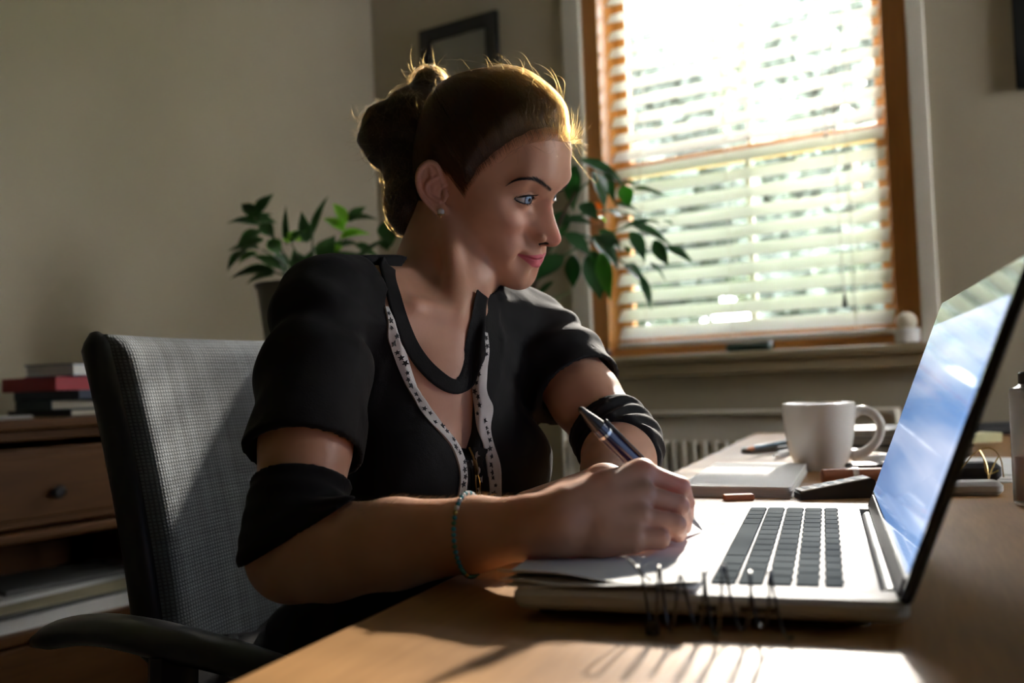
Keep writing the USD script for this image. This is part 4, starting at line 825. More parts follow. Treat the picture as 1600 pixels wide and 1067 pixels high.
# ---------------------------------------------------------------- the woman: head
HR = trimesh.transformations.euler_matrix(math.radians(-27), math.radians(23), math.radians(13.0), 'rzyx')[:3, :3]
HO = V(.0414, 1.120, 1.1145)                                         # point midway between the eyes; x forwards, y to her left, z up
def toW(q): return np.asarray(q, float) @ HR.T + HO
def toH(p): return (np.asarray(p, float)-HO) @ HR
HC = V(-.065, 0, -.008)
MID = [(-.085, 0, .122), (-.05, 0, .119), (-.017, 0, .102), (.004, 0, .080), (.0150, 0, .056), (.0185, 0, .036), (.0195, 0, .018), (.0145, 0, -.0025), (.0170, 0, -.012), (.0238, 0, -.0225), (.0305, 0, -.032), (.0362, 0, -.0400), (.0340, 0, -.0472), (.0245, 0, -.0525),
       (.0158, 0, -.0545), (.0146, 0, -.060), (.0165, 0, -.0652), (.0188, 0, -.0692), (.0130, 0, -.0728), (.0160, 0, -.0778), (.0120, 0, -.0835), (.0068, 0, -.0885), (.0090, 0, -.0965), (.0085, 0, -.1035), (.003, 0, -.1115), (-.018, 0, -.1135), (-.045, 0, -.109),
       (-.168, 0, .035), (-.155, 0, -.02), (-.135, 0, .1), (-.158, 0, .072), (-.13, 0, -.06)]
LAT = [(.0085, .008, .001), (.0095, .0085, -.011), (.013, .0110, -.021), (.0205, .0115, -.033), (.0295, .0075, -.0415), (.0275, .0075, -.049), (.0135, .0168, -.0410), (.0100, .0172, -.0462), (.0165, .0085, -.0515), (.0030, .0212, -.0390), (.0040, .0214, -.0490), (.0155, .006, -.060),
       (.001, .0155, -.001), (-.0022, .0155, -.008), (.0015, .024, .0045), (-.0005, .031, .0015), (-.0045, .039, .003), (-.0105, .0470, .001), (.0015, .030, .0100), (.0110, .030, .0175), (.0160, .014, .0145), (.0030, .0465, .0205), (-.0095, .053, .012), (-.0030, .031, -.0120), (-.0025, .031, -.0205), (.001, .020, -.0155), (-.0100, .047, -.012),
       (.0005, .034, -.031), (-.0060, .049, -.024), (-.023, .0610, -.019), (-.050, .0665, -.012), (-.0010, .034, -.048), (-.0100, .046, -.045), (-.030, .0560, -.045), (-.052, .0605, -.040), (.0070, .024, -.0575),
       (-.0015, .0262, -.0690), (.0155, .0110, -.0672), (.0135, .0110, -.0788), (.0095, .018, -.0698), (.0082, .018, -.0765), (-.0005, .0310, -.0700), (.0070, .018, -.0860), (.0075, .0150, -.0985), (-.0025, .0260, -.0960), (-.0030, .030, -.083), (.0020, .0130, -.1090),
       (-.0160, .0370, -.0900), (-.036, .0470, -.0790), (-.061, .0520, -.0660), (-.078, .0550, -.043), (-.020, .0220, -.1080), (-.042, .0330, -.0960), (-.062, .0350, -.088), (-.04, .055, -.062),
       (-.0165, .0550, .026), (-.034, .0640, .018), (-.0075, .0505, .045), (.0115, .033, .038), (.0085, .031, .058), (-.0045, .034, .078), (-.033, .0640, .050), (-.022, .052, .075),
       (-.070, .0690, .000), (-.070, .0745, .040), (-.075, .067, .080), (-.110, .0700, .050), (-.142, .048, .045), (-.110, .0640, .0), (-.135, .044, -.03), (-.13, .05, .085), (-.065, .044, .110), (-.10, .038, .108), (-.035, .042, .096), (-.11, .058, -.04), (-.09, .062, -.02)]
def head_table():
    from scipy.interpolate import RBFInterpolator
    P = np.array(MID + LAT + [(x, -y, z) for x, y, z in LAT]); P[:, 2] += .0012*((P[:, 2] < -.058) & (P[:, 2] > -.0845) & (P[:, 0] > -.032)) - .0022*((P[:, 2] < -.09) & (P[:, 0] > -.03)); P = P - HC; r = np.linalg.norm(P, axis=1)
    it = RBFInterpolator(P/r[:, None], r, kernel='cubic', smoothing=2e-6, neighbors=None)
    th = np.linspace(0, np.pi, 361); ph = np.linspace(-np.pi, np.pi, 721); T, Ph = np.meshgrid(th, ph, indexing='ij')
    d = np.stack([np.cos(T), np.sin(T)*np.cos(Ph), np.sin(T)*np.sin(Ph)], -1)      # pole along +x: the face has the finest cells
    return it(d.reshape(-1, 3)).reshape(T.shape)
HT = head_table()
def hrad(d):
    from scipy.ndimage import map_coordinates
    t = np.arccos(np.clip(d[:, 0], -1, 1)); p = np.arctan2(d[:, 2], d[:, 1])
    return map_coordinates(HT, [t/np.pi*360, (p+np.pi)/(2*np.pi)*720], order=1, mode='nearest')
EYE_C, EYE_R = V(-.0128, .0295, -.0005), .0134
def aperture(y, z):
    """Signed size of the eye opening in the frontal plane (negative inside the opening), y measured outwards."""
    u = (y-.0318)/.0146
    up = -.0003 + .0054*np.clip(1-np.abs(u+.12)**2.2, 0, 1)**.8 + .0007*u; dn = -.0010 - .0042*np.clip(1-np.abs(u-.12)**2.4, 0, 1)**.9 + .0007*u
    return np.maximum(np.maximum(z-up, dn-z), (np.abs(u)-1)*.015)
# ear, given in its own plane: u backwards, v up (millimetres), n outwards
_c, _s = math.cos(math.radians(24)), math.sin(math.radians(24))
EN = V(_s, -_c, 0.); _upH = HR.T @ CU; EV = unit(_upH - EN*(_upH @ EN)); EU = np.cross(EV, EN); EU = EU if EU[0] < 0 else -EU
EO = V(-.088, -.0650, -.0155)
def ear_pt(u, v, n=0.): return EO + (EU*u + EV*v + EN*n)*1e-3
HELIX = [(4.5, 10, .5), (8, 24, 1.5), (10, 32, 3), (17, 37, 5), (26, 33.5, 7), (31.5, 26, 8.5), (33, 16, 9), (31, 4, 8.5), (25, -8, 7), (18.5, -16.5, 5), (12.5, -23, 4)]
ANTI = [(15, -5.5, 4), (20.5, -1, 5.5), (24, 8, 7), (21.5, 14, 7), (16, 17.5, 6), (10, 19.5, 3)]
def ear_field():
    F = Field(); hp_ = spline([ear_pt(*q) for q in HELIX], 26)
    plate = [(18, 22, 3.2, 13), (20, 8, 3.4, 12), (15, -6, 2.6, 10)]
    for (u, v, n, r) in plate: F.ell(ear_pt(u, v, n-1.2), (r*1e-3*.95, r*1.25e-3, 2.0e-3), np.array([EU, EV, EN]), .005)
    for q in hp_[2:]: F.cone(q*.93+ear_pt(17, 8, 1)*.07-EN*.0012, ear_pt(16, 9, .5), .0017, .0030, .003)
    F.ell(ear_pt(8.5, -19, 2.2), (7.5e-3, 8.5e-3, 3.0e-3), np.array([EU, EV, EN]), .005)
    F.chain(hp_, np.interp(np.linspace(0, 1, 26), [0, .2, .6, 1], [.0022, .0028, .0026, .0026]), .0022)
    F.chain(spline([ear_pt(*q) for q in ANTI], 14), np.full(14, .0021), .0025)
    F.chain([ear_pt(17, 17.5, 6), ear_pt(17, 24, 5.5), ear_pt(18, 30, 4.5)], [.002, .0019, .0016], .003)
    F.chain([ear_pt(3, 3, 2.0), ear_pt(2.2, -2, 3.4), ear_pt(4.5, -7, 2.5)], [.003, .0031, .0026], .003)     # tragus
    F.chain([ear_pt(15, -6, 4), ear_pt(10, -8.5, 3.6)], [.0024, .0026], .003)
    F.chain([ear_pt(8, 6, 1.0), ear_pt(3, 10, 0.0)], [.0022, .0022], .003)
    return F
EARF = ear_field()
def head_sdf(q):
    """Signed distance of the head alone; q in head axes."""
    v = q - HC; r = nrm(v); d = v/np.maximum(r, 1e-6)[:, None]
    f = (r - hrad(d))*.85
    near = r < .19
    if near.any():
        p = q[near]; g = f[near]; ay = np.abs(p[:, 1]); m = np.c_[p[:, 0], ay, p[:, 2]]
        # eyelids: a shell about the eyeball, open along the aperture, sunk corners
        de = np.linalg.norm(m-EYE_C, axis=1); ap = aperture(ay, p[:, 2]); fr = p[:, 0] > -.016
        lid_ = np.where(p[:, 0] > -.03, de - (EYE_R+.0016), .05); g = smin(g, np.where(fr | (lid_ > 0), lid_, .05), .004)
        cut = np.where(fr, ap*.9, .05); g = smax(g, -np.maximum(cut, -(p[:, 0]+.016)), .0006)
        # lid crease
        u = (ay-.031)/.016; cz = .0088-.0055*u*u; g = g + .0009*np.exp(-((p[:, 2]-cz)/.0012)**2)*np.exp(-(u/1.0)**4)*(p[:, 0] > -.02)
        lzo = .0012
        # line between the lips, corner dimples
        w = np.exp(-(ay/.0245)**8); lz = lzo - .0728 - .0006*np.cos(ay/.0245*5) + .0036*(ay/.025)**2
        g = g + .0016*np.exp(-((p[:, 2]-lz)/.0010)**2)*w*(p[:, 0] > -.01) + .0012*np.exp(-((ay-.0265)**2+(p[:, 2]-lzo+.0685)**2)/.003**2)*(p[:, 0] > -.012)
        g = g + .0006*np.exp(-(ay/.0030)**2)*np.exp(-((p[:, 2]+.0585)/.0035)**2)*(p[:, 0] > 0)            # philtrum
        # nostrils and the crease around the wing of the nose
        ns = ellip(m, (.0195, .0082, -.0505), (.0074, .0033, .0050), np.array([(.93, .30, .2), (-.3, .95, 0), (-.2, -.06, .97)]))
        g = smax(g, -ns, .0015)
        al = ellip(m, (.0135, .0130, -.0425), (.0100, .0054, .0060)); g = smin(g, al, .0035)
        g = smax(g, -ellip(m, (.0200, .0088, -.0500), (.0074, .0034, .0052)), .0012)
        f[near] = g
    em = m_ = np.c_[q[:, 0], -np.abs(q[:, 1]), q[:, 2]]
    ne = np.linalg.norm(em-ear_pt(15, 5, 3), axis=1) < .055
    if ne.any(): f[ne] = smin(f[ne], EARF(em[ne]), .004)
    return f
# ---------------------------------------------------------------- the woman: skeleton, taken from the photo
R_S, L_S = at(503, 478, 1.00), at(838, 520, 1.24)                    # shoulder joints: her right is nearer
R_E, L_E = at(458, 868, .86), at(972, 700, 1.10)
R_W = at(872, 819, .745); L_W = at(946, 792, .965)
M_ = (R_S+L_S)/2 + V(0, 0, .0); PEL = V(-.245, 1.14, .565)
TL = unit((L_S-R_S)*V(1, 1, .3)); TU = unit(M_-PEL); TU = unit(TU-TL*(TU @ TL)); TF = np.cross(TU, TL); TF = TF if TF[0] > 0 else -TF
TR = np.array([TL, TF, TU])                                          # torso axes: across (to her left), forwards, up
def T_(x, y, z): return M_ + TL*x + TF*y + TU*z
NB = at(668, 500, 1.15); NT = toW((-.075, 0, -.035))
def torso(F, o=0.0, k=.03):
    """The trunk; o swells everything for cloth."""
    F.ell(T_(0, -.005, -.15), (.128+o, .098+o, .20+o), TR, k); F.ell(T_(0, -.005, -.33), (.104+o, .090+o, .13+o), TR, k)
    F.ell(T_(0, -.02, -.47), (.150+o, .118+o, .13+o), TR, k)
    for s in (-1, 1): F.ell(T_(s*.070, .070, -.165), (.062+o, .058+o, .066+o), TR, k)
    F.cone(T_(-.10, -.02, -.02), T_(.10, -.02, -.02), .058+o, .058+o, k)
    F.cone(R_S-TU*.008, T_(-.06, -.01, -.01), .040+o, .050+o, k); F.cone(L_S-TU*.008, T_(.06, -.01, -.01), .040+o, .050+o, k)
    for sh in (R_S, L_S): F.cone(NB+TU*.035-TF*.012, sh+(NB-sh)*.18+TU*.018-TF*.012, .036+o, .030+o, k)   # trapezius
    return F
SK = Field()
SK.cone(NB-TU*.03, NT, .057, .050, .03); SK.cone(NB-TF*.03-TU*.02, toW((-.11, 0, -.02)), .048, .046, .03)
# cords of the neck and the collar bones
for s in (-1, 1):
    SK.cone(T_(s*.014, .044, .018), toW((-.088, s*.056, -.045)), .0080, .012, .018)
    SK.chain([T_(s*.020, .042, .018), T_(s*.07, .030, .020), T_(s*.10, -.002, .016)], [.0065, .0060, .0060], .016)
SK.cone(toW((-.068, 0, -.088)), T_(0, .018, .03), .026, .022, .02)
torso(SK, -.004)
# arms
def limb(F, s, e, w_, o=0., k=.015):
    u = unit(e-s)
    F.chain([s, s+(e-s)*.25, s+(e-s)*.6, e-u*.03], [.041+o, .0435+o, .0425+o, .039+o], k); 
def forearm(F, e, w_, o=0., k=.015, sc=1.):
    F.chain([e, e+(w_-e)*.16, e+(w_-e)*.42, e+(w_-e)*.72, w_-(w_-e)*.08, w_], [.0395*sc, .0415*sc, .0365*sc, .0285*sc, .0235*sc, .0225*sc], k)
limb(SK, R_S, R_E, R_W); forearm(SK, R_E, R_W); SK.cone(R_E-unit(R_E-R_S)*.03, R_E, .039, .038, .02)
limb(SK, L_S, L_E, L_W); forearm(SK, L_E, L_W); SK.cone(L_E-unit(L_E-L_S)*.03, L_E, .039, .038, .02)
# right hand, closed on the pen
ZP = ZL + .0052                                                      # top of the paper under the hand
PEN0, PEN1 = onz(1097, 828, ZP), at(905, 637, .785)
def lift(p, r): p = np.array(p); p[2] = max(p[2], ZP + r - .0006); return p
def finger(F, pts, rs, k=.0035):
    pts = [lift(p, r) for p, r in zip(pts, rs)]; F.chain(pts, rs, k); return pts
wr_ = R_W
HAND = Field()
MC = dict(index=at(1002, 742, .782), middle=at(1004, 776, .765), ring=at(999, 811, .750), pinky=at(988, 842, .738))
for i, (nme, r) in enumerate(zip(('index', 'middle', 'ring', 'pinky'), (.0125, .0125, .012, .0115))):
    MC[nme] = lift(MC[nme], r); base = R_W + (MC[nme]-R_W)*.12 + V(0, 0, (.009, .004, -.002, -.007)[i])
    HAND.chain([base, base+(MC[nme]-base)*.5, MC[nme]], [.0165, .0145, r], .010)
HAND.cone(R_W, R_W+(MC['middle']-R_W)*.35, .0225, .0195, .010)
FI = {}
FI['index'] = finger(HAND, [MC['index'], at(1062, 761, .785), at(1071, 785, .806), at(1072, 806, .822)], [.0108, .0086, .0076, .0066], .002)
FI['middle'] = finger(HAND, [MC['middle'], at(1060, 790, .768), at(1067, 811, .792), at(1068, 822, .812)], [.0108, .0088, .0078, .0068], .002)
FI['ring'] = finger(HAND, [MC['ring'], at(1055, 820, .752), at(1058, 832, .780), at(1046, 834, .800)], [.0104, .0086, .0076, .0068], .002)
FI['pinky'] = finger(HAND, [MC['pinky'], at(1031, 842, .741), at(1034, 840, .765), at(1022, 836, .785)], [.0096, .0078, .0070, .0062], .002)
tb = at(935, 790, .790)
FI['thumb'] = finger(HAND, [tb, at(990, 782, .822), at(1036, 790, .833), at(1064, 810, .838)], [.0165, .0125, .0105, .0080], .006)
HAND.cone(R_W+V(0, .0, .004), tb, .018, .0165, .012); HAND.cone(tb, MC['index'], .0135, .0105, .012)
# left hand, resting loosely on the desk behind the right one
LH_ = Field(); ld = unit(V(-.42, -.40, 0)); lsd = np.cross(V(0, 0, 1), ld)
L_W[2] = max(L_W[2], ZL+.033)
lc = L_W + ld*.085; lc[2] = ZL+.0225
for i, (o, r, ln) in enumerate(((-.027, .0105, .072), (-.009, .011, .080), (.009, .0108, .076), (.027, .0098, .060))):
    k0 = lc - lsd*o; LH_.chain([L_W - lsd*o*.5, k0], [.017, .0125], .010)
    q = [k0, k0+ld*ln*.42+V(0, 0, .002), k0+ld*ln*.75-V(0, 0, .005), k0+ld*ln-V(0, 0, .012)]
    LH_.chain(q, [r, r*.88, r*.78, r*.66], .004)
LH_.chain([L_W+lsd*.02, L_W+ld*.045+lsd*.042-V(0, 0, .002), L_W+ld*.085+lsd*.050-V(0, 0, .008)], [.017, .012, .0085], .008)
def hand_pts(p): return HAND(p)
def skin_sdf(p):
    f = SK(p)
    hq = toH(p); nh = np.linalg.norm(hq-HC, axis=1) < .22
    if nh.any(): f[nh] = smin(f[nh], head_sdf(hq[nh]), .010)
    for fld, c in ((HAND, R_W+(MC['middle']-R_W)*.9), (LH_, lc)):
        n_ = np.linalg.norm(p-c, axis=1) < .19
        if n_.any(): f[n_] = smin(f[n_], fld(p[n_]), .010)
    return f
# keep the skin that clothes do not cover
def hit(px, py, f, t0=.5, t1=2.2):
    """First point where the ray of a photo point meets f = 0, and the outward normal there."""
    d = unit(ray(px, py)); t = t0
    for _ in range(160):
        s = float(f((CAM+d*t)[None])[0])
        if s < 2e-4: break
        t += max(s*.7, 2e-4)
        if t > t1: return None
    p = CAM+d*t; e = 6e-4; return p, unit(V(*[float(f((p+V(*(np.eye(3)[k]*e)))[None])[0] - f((p-V(*(np.eye(3)[k]*e)))[None])[0]) for k in range(3)]))
TSH = torso(Field(), .006, .035)
def vedge(pxs):
    q = np.array([(hit(x, y, TSH)[0]-M_) @ TR.T for x, y in pxs]); q = q[np.argsort(q[:, 2])]; return q
VL = vedge([(608, 450), (606, 478), (616, 515), (631, 562), (646, 598), (665, 633), (690, 668), (711, 694), (728, 720)])
VR = vedge([(756, 480), (754, 520), (752, 560), (747, 600), (748, 640), (746, 680), (738, 716)])
VZ0 = min(VL[0, 2], VR[0, 2])
def v_inside(q):
    """In torso axes: negative inside the open neckline."""
    x, z = q[:, 0], q[:, 2]; xl = np.interp(z, VL[:, 2], VL[:, 0]); xr = np.interp(z, VR[:, 2], VR[:, 0])
    return np.maximum(np.maximum(xl-x, x-xr), VZ0-z)
def refine(m, f, sel, it=2):
    """Splits the chosen faces in four and pulls the new vertices onto f = 0."""
    v, fc = trimesh.remesh.subdivide(np.asarray(m.vertices), np.asarray(m.faces), face_index=np.nonzero(sel)[0])
    n0 = len(m.vertices); idx = np.arange(n0, len(v)); used = np.unique(fc[-4*sel.sum():]) if sel.any() else idx
    for _ in range(it):
        p = v[used]; e = 2e-4; f0 = f(p); g = np.stack([(f(p+V(*(np.eye(3)[k]*e)))-f0)/e for k in range(3)], -1)
        st = np.clip(f0/np.maximum((g*g).sum(1), .25), -.0012, .0012); v[used] = p - g*st[:, None]
    return trimesh.Trimesh(v, fc, process=False)
skin = relax(nets(skin_sdf, (-.62, .55, .50), (.36, 1.50, 1.32), .0023), 1, .4)
qv = (np.asarray(skin.vertices)-M_) @ TR.T
dfe = np.minimum(np.linalg.norm(np.asarray(skin.vertices)-R_E, axis=1), np.linalg.norm(np.asarray(skin.vertices)-L_E, axis=1))
dha = np.minimum(np.linalg.norm(np.asarray(skin.vertices)-(R_W+MC['middle'])/2, axis=1), np.linalg.norm(np.asarray(skin.vertices)-lc, axis=1))
keep = ~((v_inside(qv) > .030) & (qv[:, 2] < -.035) & (np.abs(qv[:, 0]) < .15) & (dfe > .13) & (qv[:, 1] < .19) & (dha > .17)) & ((qv[:, 2] > -.33) | (dfe < .2))
skin.update_faces(keep[skin.faces].all(1)); skin.remove_unreferenced_vertices()
big = max(trimesh.graph.connected_components(skin.face_adjacency, nodes=np.arange(len(skin.faces)), min_len=1), key=len)
msk = np.zeros(len(skin.faces), bool); msk[big] = True; skin.update_faces(msk); skin.remove_unreferenced_vertices()
fc_ = skin.triangles_center; hq_ = toH(fc_); hq_[:, 1] = np.abs(hq_[:, 1])
sel = (np.linalg.norm(hq_-V(-.01, .02, -.03), axis=1) < .085) | (np.linalg.norm(hq_-(ear_pt(15, 5, 3)*V(1, -1, 1)), axis=1) < .05) | (np.linalg.norm(fc_-MC['ring'], axis=1) < .095)
skin = refine(skin, skin_sdf, sel)
fc_ = skin.triangles_center; hq_ = toH(fc_); hq_[:, 1] = np.abs(hq_[:, 1])
sel = (np.linalg.norm(hq_-V(-.002, .031, -.0), axis=1) < .023) | (np.linalg.norm(hq_-V(.01, .008, -.058), axis=1) < .034)
skin = refine(skin, skin_sdf, sel, 1)
# ---------------------------------------------------------------- the woman: skin, face, hair, clothes
def _skin(n):
    nodes = {'tc': ('texture_coordinate', {}), 'n': ('noise_texture', {'scale': 26., 'detail': 4.}), 'r': ('rgb_ramp', {'ramp': [(.3, (.50, .262, .165)), (.7, (.58, .32, .21))]}),
             'la': ('attribute', {'attribute': 'lips'}), 'ba': ('attribute', {'attribute': 'brow'}), 'pa': ('attribute', {'attribute': 'pink'}),
             'm0': ('mix_color', {'b': (.62, .25, .19)}), 'm1': ('mix_color', {'b': (.50, .105, .13)}), 'm2': ('mix_color', {'b': (.07, .035, .022)}),
             'n2': ('noise_texture', {'scale': 420., 'detail': 2.}), 'b': ('bump', {'strength': .10, 'distance': .0008}),
             'p': ('principled_bsdf', {'roughness': .46, 'specular_ior_level': .42, 'subsurface_weight': .10, 'subsurface_scale': .0035, 'subsurface_radius': (1., .35, .2)})}
    links = [('tc.object', 'n.vector'), ('n.fac', 'r.fac'), ('r.color', 'm0.a'), ('pa.fac', 'm0.fac'), ('m0.result', 'm1.a'), ('la.fac', 'm1.fac'), ('m1.result', 'm2.a'), ('ba.fac', 'm2.fac'), ('m2.result', 'p.base_color'),
             ('tc.object', 'n2.vector'), ('n2.fac', 'b.height'), ('b.normal', 'p.normal')]
    return usdkit.material(stage, f'/World/Looks/{n}', nodes, links, surface='p.BSDF')
_defs['skin'] = _skin
def _eyem(n):
    return usdkit.material(stage, f'/World/Looks/{n}', {'a': ('attribute', {'attribute': 'tint'}), 'p': ('principled_bsdf', {'roughness': .08, 'coat_weight': 1., 'coat_roughness': .02})}, [('a.color', 'p.base_color')], surface='p.BSDF')
_defs['eye'] = _eyem
_defs['hair_loose'] = lambda n: usdkit.material(stage, f'/World/Looks/{n}', {'h': ('principled_hair_bsdf', {'model': 'Chiang', 'parametrization': 'Melanin concentration', 'melanin': .42, 'melanin_redness': .3, 'roughness': .3, 'radial_roughness': .4})}, surface='h.BSDF')
_defs['hair_strand'] = lambda n: usdkit.material(stage, f'/World/Looks/{n}', {'h': ('principled_hair_bsdf', {'model': 'Chiang', 'parametrization': 'Melanin concentration', 'melanin': .62, 'melanin_redness': .4, 'roughness': .28, 'radial_roughness': .35, 'random_roughness': .2})}, surface='h.BSDF')
noisy('hair_base', (.010, .006, .0035), (.024, .013, .007), .55, 40., 4.)
simple('lash', (.006, .005, .005), .5)
def _cloth(n):
    nodes = {'tc': ('texture_coordinate', {}), 'n': ('noise_texture', {'scale': 500., 'detail': 2.}), 'n2': ('noise_texture', {'scale': 22., 'detail': 4.}), 'b': ('bump', {'strength': .35, 'distance': .0006}), 'b2': ('bump', {'strength': .35, 'distance': .004}),
             'p': ('principled_bsdf', {'base_color': (.0058, .0053, .0053), 'roughness': .85, 'specular_ior_level': .3, 'sheen_weight': .05, 'sheen_roughness': .4, 'sheen_tint': (.8, .75, .75)})}
    return usdkit.material(stage, f'/World/Looks/{n}', nodes, [('tc.object', 'n.vector'), ('tc.object', 'n2.vector'), ('n2.fac', 'b2.height'), ('b2.normal', 'b.normal'), ('n.fac', 'b.height'), ('b.normal', 'p.normal')], surface='p.BSDF')
_defs['black_cotton'] = _cloth
noisy('trim_white', (.46, .43, .41), (.54, .51, .48), .8, 60., 3.)
simple('print_black', (.02, .02, .02), .8)
simple('bead_teal', (.02, .26, .34), .2, coat_weight=.6)
simple('bead_green', (.05, .20, .10), .2, coat_weight=.6)
simple('bead_white', (.75, .78, .80), .15, coat_weight=.6)
simple('bead_gold', (.75, .60, .22), .25, metallic=1.)
simple('pearl', (.78, .78, .76), .12, coat_weight=.8)

WB = V(-.20, 1.10, 0)
wm = Thing('person', 'woman with a bun and a black top writing at the desk', 'person', loc=WB)
sv = np.asarray(skin.vertices); hv = toH(sv); ay = np.abs(hv[:, 1])
def sstep(x, a, b): t = np.clip((x-a)/(b-a), 0, 1); return t*t*(3-2*t)
up_z = np.interp(ay, [0, .0025, .006, .012, .020, .0262], [-.0648, -.0638, -.0634, -.0644, -.0658, -.0668])
dn_z = np.interp(ay, [0, .006, .012, .018, .0262], [-.0824, -.0818, -.0796, -.0752, -.0674])
lips = sstep(hv[:, 2], dn_z-.0006, dn_z+.0008)*(1-sstep(hv[:, 2], up_z-.0008, up_z+.0006))*(1-sstep(ay, .0255, .0275))*sstep(hv[:, 0], -.012, -.006)
hf = lambda p: head_sdf(toH(p))
bpx = [(860, 297), (851, 290), (840, 283), (828, 279.5), (815, 280), (803, 283), (797, 286)]
bpth = spline([toH(hit(x, y, hf)[0]) for x, y in bpx], 40); bpth_m = bpth*V(1, -1, 1)
from scipy.spatial import cKDTree
kd = cKDTree(bpth_m); dd, ii = kd.query(np.c_[hv[:, 0], ay, hv[:, 2]])
bw = np.interp(np.arange(40)/39, [0, .15, .5, .85, 1], [.0030, .0034, .0027, .0016, .0008])
brow = .60*(1-sstep(dd, bw[ii]*.5, bw[ii]*1.1))
pink = .35*np.exp(-(np.linalg.norm(np.c_[hv[:, 0], ay, hv[:, 2]]-V(0, .038, -.036), axis=1)/.018)**2) + .35*np.exp(-(np.linalg.norm(hv-V(.033, 0, -.042), axis=1)/.012)**2)
pink += .5*np.exp(-(np.linalg.norm(np.c_[hv[:, 0], -ay, hv[:, 2]]-ear_pt(18, 8, 4), axis=1)/.026)**2)
for q in (FI['index'][1:], FI['middle'][1:], FI['ring'][1:], FI['pinky'][1:]):
    for j in q: pink += .38*np.exp(-(np.linalg.norm(sv-j, axis=1)/.011)**2)
body = wm.part('body', skin, 'skin', world=True, colors={'lips': lips, 'brow': brow, 'pink': np.clip(pink, 0, .6)})
# eyes
ico = trimesh.creation.icosphere(5, 1.0); iv = np.asarray(ico.vertices)
gaze_w = unit(V(.74, -.54, -.40))
for s in (-1, 1):
    g_ = unit(HR.T @ gaze_w); a = np.degrees(np.arccos(np.clip(iv @ g_, -1, 1)))
    col = np.where(a[:, None] < 9.5, V(.004, .004, .005), np.where(a[:, None] < 25, V(.20, .30, .44)*(.65+.7*meshkit.noise(np.c_[np.arctan2(iv[:, 1], iv[:, 2])*14, a*.2, 0*a]))[:, None], np.where(a[:, None] < 28, V(.035, .05, .08), V(.36, .335, .33))))
    rad = EYE_R + .0009*(1-sstep(a, 18, 30))
    wm.part('eye', trimesh.Trimesh(toW(iv*rad[:, None]+EYE_C*V(1, s, 1)), ico.faces, process=False), 'eye', world=True, colors={'tint': col})
    # lid line and lashes
    yy = np.linspace(-.97, .99, 44); u = yy; y_ = .0318+.0146*u
    zu = -.0003+.0054*np.clip(1-np.abs(u+.12)**2.2, 0, 1)**.8+.0007*u; zl = -.0010-.0042*np.clip(1-np.abs(u-.12)**2.4, 0, 1)**.9+.0007*u
    def onlid(y, z, r): 
        dy, dz = y-EYE_C[1], z-EYE_C[2]; return np.stack([EYE_C[0]+np.sqrt(np.maximum(r*r-dy**2-dz**2, 1e-6)), y*s, z], -1)
    wm.part('lash_line', tube(toW(onlid(y_, zu, EYE_R+.0014)), np.interp(u, [-1, -.5, .6, 1], [.0004, .0010, .0014, .0008]), 7), 'lash', world=True, smooth=True)
    wm.part('lower_lash_line', tube(toW(onlid(y_, zl, EYE_R+.0009)), np.interp(u, [-1, 0, 1], [.0003, .0006, .0009]), 6), 'lash', world=True, smooth=True)
    st, wd = [], []; g = np.random.default_rng(8)
    for k in range(90):
        uu = g.uniform(-.8, 1.0); y0 = .0318+.0146*uu; z0 = np.interp(uu, u, zu); p0 = onlid(np.array([y0]), np.array([z0]), EYE_R+.0016)[0]
        ln = (.0065+.003*max(uu, 0))*g.uniform(.7, 1.1); o = unit(V(1.0, s*(.10+.75*uu), .10)); t = np.linspace(0, 1, 6)[:, None]
        st.append(toW(p0+o*ln*t+V(0, 0, 1)*ln*(-.18*t+.55*t*t))); wd.append(np.linspace(.00034, .00006, 6))
    for k in range(40):
        uu = g.uniform(-.6, 1.0); y0 = .0318+.0146*uu; z0 = np.interp(uu, u, zl); p0 = onlid(np.array([y0]), np.array([z0]), EYE_R+.0012)[0]; t = np.linspace(0, 1, 5)[:, None]
        st.append(toW(p0+unit(V(1., s*.6*uu, -.5))*.0035*t)); wd.append(np.linspace(.0002, .00005, 5))
    wm.curves('eyelashes', st, wd, 'lash', world=True)
    st, wd = [], []
    for k in range(420):
        i = g.integers(0, 40); tt_ = i/39; c0 = bpth_m[i] + V(0, 0, g.uniform(-1, 1)*bw[i]*.62)
        tg = bpth_m[min(i+1, 39)]-bpth_m[max(i-1, 0)]; tg = unit(tg); o = unit(c0-HC)
        d = unit(tg*(.75+.25*tt_)+V(0, 0, 1)*(.75-.9*tt_)+o*.12); ln = g.uniform(.004, .0075); t = np.linspace(0, 1, 5)[:, None]
        q = c0+o*.0006+d*ln*t;
        q = q*V(1, s, 1); st.append(toW(q)); wd.append(np.linspace(.00030, .00006, 5))
    wm.curves('eyebrow', st, wd, 'lash', world=True)
# earrings
for s in (-1, 1):
    e = toW(ear_pt(8.5, -20.5, 5.6)*V(1, -s*1.0 if s > 0 else 1, 1)) if s < 0 else toW(ear_pt(8.5, -20.5, 5.6)*V(1, -1, 1))
    sp_ = trimesh.creation.icosphere(3, .0042); sp_.apply_translation(e)
    er = wm.part('earring', sp_, 'pearl', world=True, smooth=True, label='small pearl earring')
    wm.part('setting', [mv(lathe([(.0030, 0), (.0042, .0006), (.0044, .0016), (.0036, .0016), (.003, 0)], 20), *(e+V(0, 0, -.0046))), mv(trimesh.creation.icosphere(2, .0013), *(e+V(-.001, 0, -.0058)))], 'brass', under=er, world=True)

